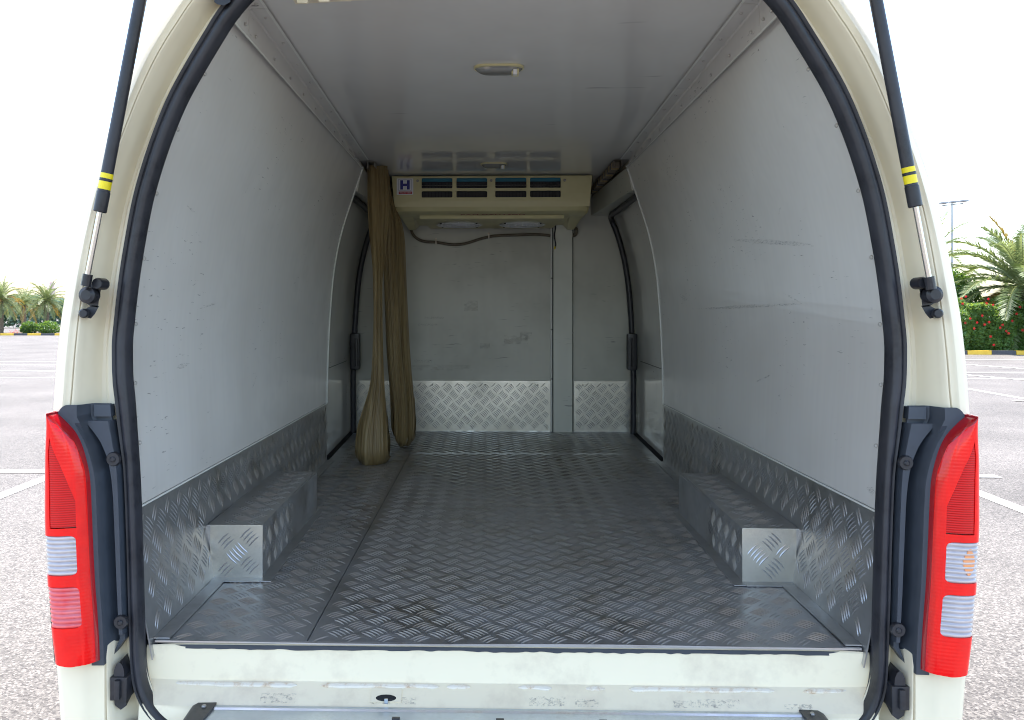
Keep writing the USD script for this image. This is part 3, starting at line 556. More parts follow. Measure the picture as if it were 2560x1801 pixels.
# ---------------------------------------------------------------- rear corners: trims, lamps, stops, struts
from scipy.interpolate import PchipInterpolator as _PC
LENSY = _PC([0, .05, .12, .25, .45, .65, .8, .9, .96, 1, 1.4], [1.655, 1.632, 1.620, 1.611, 1.606, 1.608, 1.614, 1.624, 1.635, 1.650, 1.76])
def ringY(t): return np.interp(t, [0, .1, .34, .5, .62, .72, .8, 1], [1.645, 1.647, 1.690, 1.705, 1.706, 1.696, 1.691, 1.692])
def chan(s, z, t, y): g, o = float(groove(z)), float(sealin(z) + sw(z)); return V3(X(s, g + (o - g) * t), y, z)
for s in (-1, 1):
    # grey plastic trim filling the channel beside the lamp
    zz = np.r_[np.linspace(.600, .646, 12), np.linspace(.66, 1.09, 26), 1.102, 1.112, 1.119, 1.123, 1.126]
    tt = np.array([-.55, .0, .10, .25, .42, .50, .53, .58, .75, .92, .97])
    def trimpt(z, t):
        tl = np.clip((z - .600) / .042, 0.02, 1); t2 = t * .97 if t < 0 else t * tl * .97     # slanted foot
        y = np.interp(t, [-.5, .0, .1, .25, .42, .5, .53, .58, .92, .97], [1.634, 1.636, 1.644, 1.668, 1.684, 1.683, 1.674, 1.668, 1.666, 1.680])
        if z > 1.085: y = np.interp(t, [-.5, .3, .45, .5, .97], [1.632, 1.636, 1.676, 1.672, 1.668]) - (.0 if t >= 0 else .0)
        return chan(s, z, t2, y)
    def trimrow(z):
        row = [trimpt(z, t) for t in tt]
        h0 = abs(row[1][0] - XC); ho = min(float(lightin(z)) + .012, .903) if z < 1.10 else (float(np.interp(z, [1.10, 1.112, 1.122, 1.126], [.903, .902, .895, .887])) if z >= 1.10 else h0 + .0008)
        row[0] = V3(X(s, max(ho, h0 + .0008)), row[1][1] - .001, z); return row
    P = np.array([trimrow(z) for z in zz])
    # rounded shoulder at the top outer corner
    pt = part(van, 'pillar_trim', slab(P, (0, .006, 0)), TRIM, 25)
    q = [chan(s, 1.124, .52, 1.664), chan(s, 1.124, .96, 1.664), chan(s, 1.100, .52, 1.662), chan(s, 1.100, .96, 1.662)]
    part(pt, 'cap_block', hull(q + [p + V3(0, .02, 0) for p in q]), TRIM, 30)
    P2 = []
    for z in np.linspace(.655, 1.092, 40):
        ridge = np.interp(z, [.64, .94, 1.014, 1.046, 1.076, 1.092], [.60, .56, .47, .36, .20, .18]); P2.append([chan(s, z, t, y) for t, y in ((ridge, 1.679), (ridge + .03, 1.661), (ridge + .09, 1.655), (.90, 1.655), (.95, 1.661), (.96, 1.68))])
    part(pt, 'trim_flange', slab(np.array(P2), (0, .004, 0)), TRIM, 30)
    for z in (1.014, .681):
        c = chan(s, z, .84, 1.655); part(pt, 'screw_cup', lathe([(0, .004), (.009, .004), (.013, .004), (.015, .0), (.015, -.004)], c, (0, -1, 0), 16), BLACK, 30)
        part(pt, 'screw', screw(c + V3(0, -.004, 0), (0, -1, 0), .006), BLACK, 30)
    # tail lamp: a bulged lens that wraps the corner
    lamp = part(van, 'tail_light', slab(np.array([[V3(X(s, lightin(z) + (silh(z) - .004 - lightin(z)) * t), 1.648, z) for t in np.linspace(0, 1, 5)] for z in np.linspace(.60, 1.10, 30)]), (0, .03, 0)), BLACK, 30)
    def lens(u, z, w, s=s):                                # u: 0 inner edge .. 1 outer silhouette .. 1.35 along the side
        u, z, w = np.asarray(u, float), np.asarray(z, float), np.asarray(w, float)
        a, b = lightin(z) - np.interp(z, [.6, .95, 1.05, 1.1], [.007, .006, .005, .002]), silh(z) - np.interp(z, [.6, .9], [.024, .017]); uu = np.clip(u, 0, 1)
        h = a + (b - a) * np.sin(np.clip(uu, 0, 1) * np.pi / 2) ** .92
        y = LENSY(u) - .004 * np.interp(u, [.02, .07, .15, .19], [0, .45, .45, 0])
        n_h = np.interp(u, [0, .1, .6, .9, 1], [-.7, -.2, .1, .7, 1]); n_y = np.interp(u, [0, .1, .6, .9, 1, 1.4], [-.5, -1, -1, -.7, -.1, 0])
        return X(s, h + n_h * w), y + n_y * w, 1.31 + (z - 1.31) * .979
    full = Polygon([(0, .597), (.35, .5945), (.7, .598), (1, .607), (1.3, .612), (1.3, 1.05), (1.0, 1.109), (.0, 1.109)])
    def rim(u0, u1, z0, z1, r): return affinity.scale(rrect(u0 * .1, z0, u1 * .1, z1, r), 10, 1, origin=(0, 0))
    c1 = rim(.17, 1.22, .779, .860, .010); c2 = rim(.16, 1.20, .672, .756, .010); dk = Polygon([(.16, .875), (.60, .875), (.62, 1.03), (.55, 1.06), (.36, 1.01), (.16, .93)])
    rim_ = Polygon([(0, .597), (.055, .596), (.055, 1.0), (.075, 1.05), (.2, 1.085), (.6, 1.1085), (0, 1.109)])
    full = full.difference(rim_)
    part(lamp, 'lens_rim', sheet(rim_, .004, lambda u, z, w: lens(u, z, w), .02), LENSR, 50)
    part(lamp, 'red_lens', sheet(full.difference(c1).difference(c2).difference(dk), .004, lambda u, z, w: lens(u, z, w), .022), LENS, 50)
    part(lamp, 'reflector_lens', sheet(dk.buffer(-.002), .003, lambda u, z, w: lens(u, z, w - .0005), .03), LENSD, 50)
    for c, m in ((c1, CLEAR), (c2, CLEARR if s < 0 else CLEAR)):
        zmin, zmax = c.bounds[1], c.bounds[3]; v = np.linspace(zmin, zmax, 72); us = np.linspace(0, 1, 14); u0, _, u1, _ = c.bounds; P = []
        for z in v:
            e = min(z - zmin, zmax - z); inset = .1 * (1 - math.sqrt(max(0, 1 - (1 - min(e, .010) / .010) ** 2)))
            P.append([np.array(lens(u0 + inset + (u1 - u0 - inset) * t, z, .0006 + .0030 * abs(math.sin((z - zmin) / (zmax - zmin) * math.pi * 9)) ** .7)).ravel() for t in us])
        part(lamp, 'clear_lens', slab(np.array(P), (0, .003, 0)), m, 30)
        if c is c1 and s > 0: part(lamp, 'amber_bulb', slab(np.array([[np.array(lens(u, z, .0032 + .0008 * math.sin(z * 750))).ravel() for u in np.linspace(.52 - .12 * math.sin((z - .792) / .058 * math.pi), .52 + .12 * math.sin((z - .792) / .058 * math.pi), 5)] for z in np.linspace(.793, .848, 40)]), (0, .002, 0)), AMBER, 30)
    # bump stop on the lower corner
    g = lambda h, y, z: V3(X(s, h), y, z)
    hb, y0, zo = .786, 1.668, .022
    st = part(van, 'bump_stop', bx(X(s, hb - .018), X(s, hb + .018), y0 - .020, y0 + .03, .500 + zo, .549 + zo, .004), BLACK, 30)
    part(st, 'stop_nose', hull([g(hb + a, y0 - .016 + b, z + zo) for a, b, z in ((-.011, 0, .545), (.011, 0, .545), (-.010, 0, .563), (.010, 0, .563), (0, .002, .577), (-.012, .04, .545), (.012, .04, .545), (0, .04, .58), (-.006, 0, .573), (.006, 0, .573))]), BLACK, 30)
    part(st, 'stop_rib', bx(X(s, hb - .006), X(s, hb + .006), y0 - .028, y0 - .016, .505 + zo, .545 + zo, .003), BLACK, 30)
    part(st, 'stop_foot', hull([g(hb + a, y0 - .012 + b, z + zo) for a, b, z in ((-.012, 0, .501), (.012, 0, .501), (-.014, 0, .488), (.010, 0, .488), (-.002, .0, .479), (-.012, .04, .501), (.012, .04, .501), (0, .04, .478))]), BLACK, 30)
    # gas strut from the pillar up to the raised door
    pts = [(351, 0), (269, 442), (256, 517), (217, 701)] if s < 0 else [(2190, 0), (2272, 440), (2284, 503), (2325, 708)]
    A, Bq, Cq, D = [at(*p, y=yv) for p, yv in zip(pts, (1.60, 1.605, 1.606, 1.608))]
    d = (A - D) / np.linalg.norm(A - D); top = A + d * .34; Lk = lambda t: D + d * t
    lab = np.linalg.norm(Bq - D); col = np.linalg.norm(Cq - D)
    gs = part(van, 'gas_strut', tube([Lk(col + .002), Lk(col + .01), Lk(lab), top], .0118, 16), RUBBER, 40)
    part(gs, 'rod', tube([Lk(-.012), Lk(col + .02)], .0052, 14), CHROME, 60)
    part(gs, 'sleeve', tube([Lk(col - .012), Lk(col - .010), Lk(col + .028), Lk(col + .030)], [.0112, .0128, .0128, .0118], 16), BLACK, 30)
    lb = part(gs, 'warning_label', tube([Lk(col + .034), Lk(col + .066)], .0121, 18, False), YELLOW, 60)
    part(lb, 'label_print', tube([Lk(col + .050), Lk(col + .056)], .0123, 18, False), BLACK, 60)
    # bracket: plate with upper lug, eye and lower lug
    bx0 = D
    def pp(px, py, y): 
        if s > 0: return at(px, py, y=y)
        p = at(px, py, y=y); p[0] = 2 * XC - p[0]; return p
    br = part(gs, 'bracket_plate', hull([pp(x, y_, yy) for yy in (1.632, 1.648) for x, y_ in ((2297, 704), (2312, 700), (2322, 712), (2346, 722), (2352, 738), (2345, 752), (2325, 768), (2306, 768), (2302, 740))]) if False else
              cat(*[hull([pp(x, y_, yy) for yy in (1.636, 1.650) for x, y_ in poly]) for poly in (((2293, 704), (2301, 699), (2311, 701), (2315, 712), (2312, 740), (2302, 738)), ((2301, 730), (2318, 706), (2338, 718), (2352, 733), (2350, 746), (2340, 755), (2325, 766), (2306, 768)), ((2303, 765), (2322, 763), (2343, 775), (2352, 783), (2345, 792), (2325, 797), (2314, 785)))]), BLACK, 30) if s > 0 else \
         part(gs, 'bracket_plate', cat(*[hull([V3(2 * XC - q[0] + dxm, q[1], q[2]) for q in [pp2 for pp2 in [at(x, y_, y=yy) for yy in (1.636, 1.650) for x, y_ in poly]] for dxm in (0.0,)]) for poly in (((2293, 704), (2301, 699), (2311, 701), (2315, 712), (2312, 740), (2302, 738)), ((2301, 730), (2318, 706), (2338, 718), (2352, 733), (2350, 746), (2340, 755), (2325, 766), (2306, 768)), ((2303, 765), (2322, 763), (2343, 775), (2352, 783), (2345, 792), (2325, 797), (2314, 785)))]), BLACK, 30)
    e = at(2330, 737, y=1.628); ex = e[0] if s > 0 else 2 * XC - e[0]
    part(gs, 'strut_end', cat(tube([Lk(.012), Lk(-.012)], .0095, 12), lathe([(0, .008), (.010, .008), (.0165, .004), (.0165, -.02), (0, -.02)], (ex, 1.622, e[2]), (0, -1, 0), 18)), BLACK, 30)
    part(gs, 'lug', lathe([(0, .012), (.010, .012), (.012, .008), (.012, -.02), (0, -.02)], (2 * XC - at(2304, 708, y=1.63)[0] if s < 0 else at(2304, 708, y=1.63)[0], 1.632, at(2304, 708, y=1.63)[2]), (0, -1, 0), 14), BLACK, 30)
    part(gs, 'lug', lathe([(0, .014), (.007, .014), (.0095, .010), (.010, -.02), (0, -.02)], (2 * XC - at(2341, 784, y=1.63)[0] if s < 0 else at(2341, 784, y=1.63)[0], 1.628, at(2341, 784, y=1.63)[2]), (-s * .3, -1, 0), 14), BLACK, 30)

# ---------------------------------------------------------------- things inside
# two ceiling lamps
def ceiling_lamp(y, w, label):
    t = thing('ceiling_lamp', label, 'lamp', (XC, y, CEILZ))
    part(t, 'lamp_base', sheet(rrect(-w / 2, -.034, w / 2, .034, .033), .006, lambda a, b, c: (XC + a, y + b, CEILZ - .0005 - c)), IVORY, 30)
    n = 15; P = []
    for u in np.linspace(-1, 1, 21):
        P.append([V3(XC + u * (w / 2 - .004), y + v * .029 * (1 - abs(u) ** 3.2 * .75), CEILZ - .006 - .018 * (1 - abs(u) ** 5) * (1 - abs(v) ** 2.6)) for v in np.linspace(-1, 1, n)])
    part(t, 'lens', flip(grid(np.array(P))), clear_lens('lamp_lens', (.24, .23, .20), (.30, .29, .25)) if not stage.GetPrimAtPath('/World/Looks/lamp_lens') else '/World/Looks/lamp_lens', True)
    sw_ = part(t, 'switch_recess', bx(XC + w * .25, XC + w * .40, y - .018, y + .012, CEILZ - .0265, CEILZ - .010, .003), IVORY, 30)
    part(t, 'switch', bx(XC + w * .28, XC + w * .36, y - .022, y - .006, CEILZ - .0285, CEILZ - .012, .002), WHITE, 30)
ceiling_lamp(2.42, .148, 'white oval ceiling lamp with a rocker switch, nearer the open rear door')
ceiling_lamp(3.97, .130, 'small white ceiling lamp just in front of the cooling unit')

# cooling unit
CX = (at(979, 437, y=4.28)[0] + at(1481, 437, y=4.28)[0]) / 2
cu = thing('cooling_unit', 'ivory evaporator cooling unit with slatted front, fixed under the ceiling at the bulkhead', 'cooling unit', (CX, 4.83, 1.85))
HW = .525
# cross section (y, z) from the ceiling front down round the lip and back along the sloped underside
secp = [(4.285, 2.034, 1.0), (4.280, 2.030, 1.0), (4.278, 1.99, .992), (4.280, 1.90, .975), (4.284, 1.872, .970), (4.296, 1.852, .962), (4.32, 1.842, .955), (4.40, 1.838, .93), (4.60, 1.834, .90), (4.80, 1.830, .88)]
openings = []                                              # (x0, x1, z0, z1) of the front openings
XX = [at(p, 460, y=4.28)[0] for p in (1054, 1131, 1141, 1218, 1238, 1316, 1325, 1402)]
zf = lambda py: at(1200, py, y=4.28)[2]
for i in range(4):
    openings += [(XX[2 * i], XX[2 * i + 1], zf(471), zf(445)), (XX[2 * i], XX[2 * i + 1], zf(494), zf(478))]
yf = interp([(2.034, 4.285), (2.03, 4.28), (1.99, 4.278), (1.90, 4.280), (1.872, 4.284)]); hf = interp([(2.034, 1.), (1.99, .992), (1.90, .975), (1.872, .970)])
face = Polygon([(CX - HW * .996, 2.034), (CX + HW * .996, 2.034), (CX + HW * .97, 1.872), (CX - HW * .97, 1.872)])
for a, b, c, d in openings: face = face.difference(rrect(a, c, b, d, .006))
hs1 = sheet(face, .010, lambda u, v, w: (u, yf(v) + w, v), .06)
us = np.linspace(-1, 1, 41)
def endround(u): return .0 if abs(u) < .9 else .03 * ((abs(u) - .9) / .1) ** 2
P = np.array([[V3(CX + u * HW * k, y + endround(u) * (1 if j < 6 else 0), z) for j, (y, z, k) in enumerate(secp[4:])] for u in us])
sidesL = [grid(np.array([[V3(CX + s * HW * k, y + .004, z) for (y, z, k) in secp], [V3(CX + s * HW * (k * .9 + .09), 4.80, min(z, 2.034) if j < 5 else z) for j, (y, z, k) in enumerate(secp)]])) for s in (-1, 1)]
part(cu, 'housing', cat(hs1, flip(grid(P)), *sidesL), IVORY, 30)
for s in (-1, 1):                                          # tapered drain spouts at both ends
    part(cu, 'drain_spout', hull([V3(CX + s * o, y, z) for o, y, z in ((.505, 4.33, 1.862), (.42, 4.36, 1.845), (.50, 4.80, 1.87), (.41, 4.80, 1.84), (.49, 4.36, 1.85))] + [V3(CX + s * (.455 + .02 * math.cos(a)), 4.72 + .02 * math.sin(a), 1.797) for a in np.linspace(0, 6.28, 9)]), IVORY, 30)
for a, b, c, d in openings:
    g_ = part(cu, 'grille_opening', sheet(rrect(a - .006, c - .005, b + .006, d + .005, .009).difference(rrect(a, c, b, d, .006)), .004, lambda u, v, w: (u, yf(v) - .003 + w, v)), IVORY, 30)
ck = part(cu, 'coil', bx(XX[0] - .02, XX[-1] + .02, 4.315, 4.36, 1.88, 2.02), COIL, False)
for z in (2.005, 1.988, 1.972, 1.958, 1.922, 1.908, 1.900): part(ck, 'coil_tube', tube([V3(XX[0] - .02, 4.311, z), V3(XX[-1] + .02, 4.311, z)], .0024, 6), FIN if z in (1.988, 1.972, 1.908) else COIL, 40)
fins = cat(*[bx(x - .0006, x + .0006, 4.306, 4.316, 1.885, 2.012) for x in np.arange(XX[0] - .015, XX[-1] + .015, .0075)]); part(ck, 'fins', fins, COIL, False, kind='stuff')
part(ck, 'blue_sheet', bx(XX[0] - .02, XX[-1] + .02, 4.300, 4.314, 2.006, 2.024), BLUEFOIL, False)
# fan plate with two round guards on the underside
fpY0, fpY1, fz = 4.375, 4.80, 1.828
pxl, pxr = at(1050, 534, y=4.40)[0], at(1409, 536, y=4.40)[0]
fan = part(cu, 'fan_plate', hull([V3(pxl, fpY0, 1.838), V3(pxl, fpY0, 1.820), V3(pxr, fpY0, 1.838), V3(pxr, fpY0, 1.820), V3(pxl + .03, fpY1, 1.835), V3(pxl + .03, fpY1, 1.812), V3(pxr - .03, fpY1, 1.835), V3(pxr - .03, fpY1, 1.812)]), IVORY, 20)
for k, px in enumerate((1148, 1305)):
    cx, cy = at(px, 550, y=4.60)[0], 4.60; zb = 1.815
    gd = part(cu, 'fan_guard', cat(*[(lambda tr: (tr[0] + V3(cx, cy, zb - .006), tr[1]))(arr(trimesh.creation.torus(r, .0028, 28, 5))) for r in (.025, .045, .065, .085, .105, .122)]), WHITE, 50)
    for a in np.linspace(0, 2 * np.pi, 8, endpoint=False):
        part(gd, 'guard_spoke', tube([V3(cx + .02 * math.cos(a), cy + .02 * math.sin(a), zb - .008), V3(cx + .130 * math.cos(a), cy + .130 * math.sin(a), zb - .004)], .003, 6), WHITE, 50)
    part(gd, 'fan_well', lathe([(0, .001), (.122, .001), (.124, -.004), (0, -.004)], (cx, cy, zb - .001), (0, 0, -1), 32), BULK, 30)
    part(gd, 'guard_hub', lathe([(0, .006), (.024, .005), (.028, 0), (0, 0)], (cx, cy, zb - .008), (0, 0, -1), 16), WHITE, 30)
    for sx in (-1, 1):
        for sy in (-1, 1): part(gd, 'screw', screw((cx + sx * .098, cy + sy * .098, zb - .006), (0, 0, -1), .006), BLACK, 30)
def letters(parent, name, text, hgt, p, ux, uz, m, bold=False, width=None):
    t = meshkit.text_mesh(text, hgt, .0006, bold); v = np.array(t.vertices); w = v[:, 0].max() - v[:, 0].min(); k = (width / w) if width else 1.
    v[:, 0] = (v[:, 0] - v[:, 0].min()) * k; n = np.cross(ux, uz)
    return part(parent, name, (p + v[:, :1] * ux + v[:, 1:2] * uz + v[:, 2:3] * n, np.array(t.faces)), m, False)
tx0, tx1 = at(1152, 524, y=4.34)[0], at(1312, 524, y=4.34)[0]
letters(cu, 'warning_print', 'FAN CAUTION', .028, V3(tx0, 4.362, 1.8385), V3(1, 0, 0), V3(0, -1, .0), PINKRED, True, tx1 - tx0)
for px in (1044, 1228, 1412): part(cu, 'screw', screw((at(px, 452, y=4.278)[0], 4.2775, zf(452)), (0, -1, 0), .0075), STEEL, 30)
part(cu, 'blank_cover', sheet(rrect(at(1420, 450, y=4.28)[0], zf(486), at(1472, 450, y=4.28)[0], zf(444), .004), .003, lambda u, v, w: (u, yf(v) - .002 + w, v)), IVORY, 30)
bx0, bx1 = at(992, 450, y=4.276)[0], at(1033, 450, y=4.276)[0]
part(cu, 'badge_recess', sheet(rrect(bx0 - .006, zf(490), bx1 + .006, zf(443), .003), .003, lambda u, v, w: (u, yf(v) - .002 + w, v)), IVORY, 30)
bd = part(cu, 'badge', sheet(rrect(bx0, zf(487), bx1, zf(446), .002), .001, lambda u, v, w: (u, yf(v) - .0032 + w, v)), WHITE, False)
hx0, hx1 = at(1000.5, 460, y=4.275)[0], at(1024.5, 460, y=4.275)[0]; h0, h1 = zf(474), zf(450.5); bw = (hx1 - hx0) * .29
H_ = sbox(hx0, h0, hx0 + bw, h1).union(sbox(hx1 - bw, h0, hx1, h1)).union(sbox(hx0, (h0 + h1) / 2 - bw * .42, hx1, (h0 + h1) / 2 + bw * .42))
part(bd, 'letter', sheet(H_, .0006, lambda u, v, w: (u, yf(v) - .0040 + w, v)), INK, False)
fr_ = rrect(hx0 - .011, zf(477), hx1 + .011, zf(447.5), .007); part(bd, 'outline', sheet(fr_.difference(fr_.buffer(-.0012)), .0005, lambda u, v, w: (u, yf(v) - .0039 + w, v)), INK, False)
part(bd, 'red_band', sheet(sbox(at(997, 480, y=4.275)[0], zf(485), at(1030, 480, y=4.275)[0], zf(479)), .0006, lambda u, v, w: (u, yf(v) - .0040 + w, v)), RED, False)
letters(bd, 'small_print', 'HWASUNG THERMO', .006, V3(at(998.5, 483, y=4.275)[0], yf(zf(483)) - .0042, zf(483.6)), V3(1, 0, 0), V3(0, 0, 1), WHITE, False, at(1028.5, 480, y=4.275)[0] - at(998.5, 480, y=4.275)[0])

# drain hose and power lead
hpts = [at(px, py, y=yy) for px, py, yy in ((1027, 558, 4.72), (1028, 574, 4.77), (1035, 590, 4.80), (1056, 603, 4.815), (1088, 606, 4.818), (1120, 611, 4.818), (1160, 610, 4.818), (1200, 598, 4.818), (1225, 592, 4.818), (1290, 588, 4.818), (1350, 587, 4.815), (1376, 590, 4.812))]
dh = thing('drain_hose', 'thin brown drain hose sagging across the bulkhead below the cooling unit', 'hose', hpts[5])
part(dh, 'hose', tube(smoothpath(hpts, 70), .0085, 10), HOSE, 60)
for px, py in ((1090, 606), (1222, 593)):
    p = at(px, py, y=4.818); part(dh, 'hose_clip', cat(bx(p[0] - .004, p[0] + .004, 4.806, 4.834, p[2] - .012, p[2] + .013, .002), bx(p[0] - .006, p[0] + .004, 4.826, 4.834, p[2] + .012, p[2] + .026, .002)), SEAL, 30)
sp_ = [at(px, py, y=yy) for px, py, yy in ((1440, 572, 4.74), (1440, 582, 4.78), (1436, 588, 4.80), (1428, 589, 4.80))]
solo('short_hose', tube(smoothpath(sp_, 16), .011, 10), HOSE, 60, 'stub of grey brown hose from the spout into the side of the bulkhead post', 'hose')
cb = [at(px, py, y=4.779) for px, py in ((1387, 560), (1388, 575), (1386, 590), (1388, 604), (1387, 622))]
pc = thing('power_lead', 'loose black lead with a yellow tip hanging down the front of the bulkhead post', 'cable', cb[0])
part(pc, 'lead', tube(smoothpath(cb, 20), .0042, 8), BLACK, 60); part(pc, 'lead_tip', tube([cb[-1] + V3(0, -.001, .012), cb[-1] + V3(0, -.001, -.004)], .0046, 8), YELLOW, 60)

# curtain rails along both ceiling edges
def rail(s):
    ys = np.linspace(3.86, 4.76, 2); P = np.array([[V3(X(s, h), y, z) for h, z in ((.598, 2.000), (.598, 2.034), (.566, 2.034), (.566, 2.008))] for y in ys]); return slab(P, (-s * .002, 0, -.002))
cr = thing('curtain_rail', 'empty ribbed metal curtain rail at the ceiling beside the cooling unit', 'rail', (X(1, .58), 3.86, 2.0))
part(cr, 'track', rail(1), HOSE, 20)
for k, y in enumerate(np.arange(3.875, 4.74, .030)):
    part(cr, 'hook', bx(X(1, .556), X(1, .592), y, y + .014, 2.000 - .004 * (k % 2), 2.030, .004), (HOSE, CURT, BLACK)[k % 3], 30)
sc = thing('strip_curtain', 'brown ribbed plastic strip curtain bunched up and tucked under, hanging from the ceiling rail', 'curtain', (X(-1, .56), 4.1, 2.0))
part(sc, 'rail', rail(-1), STEEL, 20)
for y in np.arange(3.88, 4.4, .06): part(sc, 'screw', screw((X(-1, .565), y, 2.018), (1, 0, 0), .005), STEEL, 30)
def strip(rows, ytop, ybot, back_y, ribs_n, seed, fold=.010, back=.14, name='strip'):
    """rows: (py, centre px, half width px) down the front; then a turn under and a leg rising behind."""
    rows = np.array(rows, float); n = 60; r = np.random.default_rng(seed)
    py = np.linspace(rows[0, 0], rows[-1, 0], n); cxp = np.interp(py, rows[:, 0], rows[:, 1]); hwp = np.interp(py, rows[:, 0], rows[:, 2])
    k = np.ones(7) / 7; cxp = np.convolve(np.pad(cxp, 3, 'edge'), k, 'valid'); hwp = np.convolve(np.pad(hwp, 3, 'edge'), k, 'valid')
    front = []
    for i in range(n):
        y = ytop + (ybot - ytop) * (i / (n - 1)) ** .8; p = at(cxp[i], py[i], y=y); front.append((p, hwp[i] / FPX * y))
    (pe, we) = front[-1]; rad = abs(back_y - ybot) / 2; turn = [(pe + V3(0, rad - rad * math.cos(a), -rad * .75 * math.sin(a)), we * (1 + .04 * math.sin(a))) for a in np.linspace(0, np.pi, 12)[1:]]
    pt_, wt = turn[-1]; rise = [(pt_ + V3(0, .03 * t, back * t), wt * (1 - .55 * t)) for t in np.linspace(0, 1, 14)[1:]]
    allp = front + turn + rise; m = ribs_n * 4 + 1; u = np.linspace(-1, 1, m); P = []
    ph = r.random() * 6
    for i, (p, w) in enumerate(allp):
        wmax = max(q[1] for q in allp); pinch = 1 - w / wmax
        dy = -.0055 * np.abs(np.sin(u * ribs_n * np.pi / 2)) - fold * (.25 + pinch) * np.sin(u * 5.3 + ph + .4 * math.sin(i * .05)) + .05 * w / .08 * np.abs(u) ** 2.5 * (1 if i < n + 6 else -1)
        P.append(np.stack([p[0] + u * w + .004 * pinch * np.sin(u * 9 + ph), p[1] + dy, p[2] + (.035 * u ** 2 * max(0, (i - n * .75) / (n * .25)) if i < n + 12 else .035 * u ** 2) + (.014 * (meshkit.noise(np.stack([u * 3.5 + seed * 7, u * 0, u * 0], 1)) - .5) * max(0, min(1, (i - n * .7) / (n * .3))))], 1))
    part(sc, name, slab(np.array(P), (0, .0025, 0)), CURT, 28)
k_ = 1.115
def R(*rows): return [(a * k_, b * k_, c * k_) for a, b, c in rows]
strip(R((372, 838, 16), (450, 841, 20), (520, 842, 17), (600, 846, 12), (700, 847, 11), (780, 846, 13), (850, 846, 15), (900, 841, 22), (960, 832, 33), (1000, 829, 38), (1022, 830, 37)), 3.92, 3.70, 3.90, 9, 1, .012)
strip(R((372, 856, 12), (480, 858, 14), (560, 850, 14), (650, 846, 10), (760, 850, 9), (860, 854, 8), (940, 856, 12), (1000, 855, 14), (1015, 853, 14)), 3.99, 3.78, 3.92, 5, 2, .008)
strip(R((380, 860, 10), (440, 862, 10), (500, 870, 12), (640, 876, 12), (780, 884, 14), (880, 893, 15), (940, 898, 15), (985, 898, 14)), 4.06, 4.10, 4.24, 7, 3, .010)
strip(R((388, 858, 11), (440, 864, 11), (490, 884, 12), (640, 892, 13), (780, 900, 15), (880, 908, 16), (940, 913, 16), (978, 910, 17)), 4.20, 4.18, 4.34, 7, 4, .010)
strip(R((392, 864, 9), (440, 866, 8), (480, 886, 9), (520, 897, 10), (640, 902, 9), (780, 908, 10), (880, 915, 11), (940, 920, 10), (970, 918, 11)), 4.32, 4.28, 4.40, 5, 5, .008)
strip(R((390, 862, 9), (520, 866, 9), (640, 868, 8), (780, 872, 7), (880, 880, 7), (960, 884, 8)), 4.30, 4.26, 4.40, 4, 6, .006)

# long scuffs on the linings
def wallmark(s, pa, pb, wd, sag=0.):
    n = 14; P = []
    for t in np.linspace(0, 1, n):
        px, py = pa[0] + (pb[0] - pa[0]) * t, pa[1] + (pb[1] - pa[1]) * t + sag * math.sin(t * 9)
        d = at(px, py, y=1.); d = d - CAM; lo, hi = 1.75, 3.83
        for _ in range(40):
            y = (lo + hi) / 2; p = CAM + d * y
            if abs(p[0] - XC) < wallh(y, p[2]): lo = y
            else: hi = y
        p = CAM + d * (lo - .002); w = wd * math.sin(math.pi * (t * .9 + .05)) * (.5 + random.random())
        P.append([p + V3(-s * .0012, 0, w / 2), p + V3(-s * .0012, 0, -w / 2)])
    part(f'{van}/side_wall' if s < 0 else f'{van}/side_wall_001', 'smudge' if wd >= .02 else 'scuff_mark', slab(np.array(P), (-s * .0004, 0, 0)), SMUDGE if wd >= .02 else MARK, False)
for pa, pb, w in (((1745, 773), (2005, 760), .012), ((1960, 733), (2005, 758), .006), ((1890, 955), (1928, 938), .006), ((1958, 312), (1966, 335), .006), ((1830, 600), (2030, 612), .012), ((1952, 520), (1947, 540), .008), ((2168, 1220), (2190, 1233), .016), ((1880, 420), (1886, 445), .006), ((1700, 740), (1722, 752), .016)):
    wallmark(1, pa, pb, w)
for pa, pb, w in (((490, 775), (545, 757), .006), ((632, 228), (640, 240), .006), ((702, 292), (710, 305), .006), ((440, 920), (475, 908), .010), ((630, 970), (640, 940), .008), ((466, 515), (490, 535), .005)):
    wallmark(-1, pa, pb, w)
for x0, x1, py, w in ((1035, 1080, 903, .016), (1025, 1180, 920, .030), (1060, 1110, 795, .012), (1045, 1095, 812, .010), (1200, 1225, 865, .03), (1260, 1320, 850, .05), (1300, 1330, 840, .04), (1160, 1195, 765, .06)):
    a, b = at(x0, py, y=4.8345), at(x1, py, y=4.8345); xs_ = np.linspace(a[0], b[0], 8)
    part(bh, 'scuff_mark', slab(np.array([[V3(x, 4.8338, a[2] + w / 2), V3(x, 4.8338, a[2] - w / 2)] for x in xs_]), (0, -.0003, 0)), SMUDGE if w >= .03 else MARK, False)

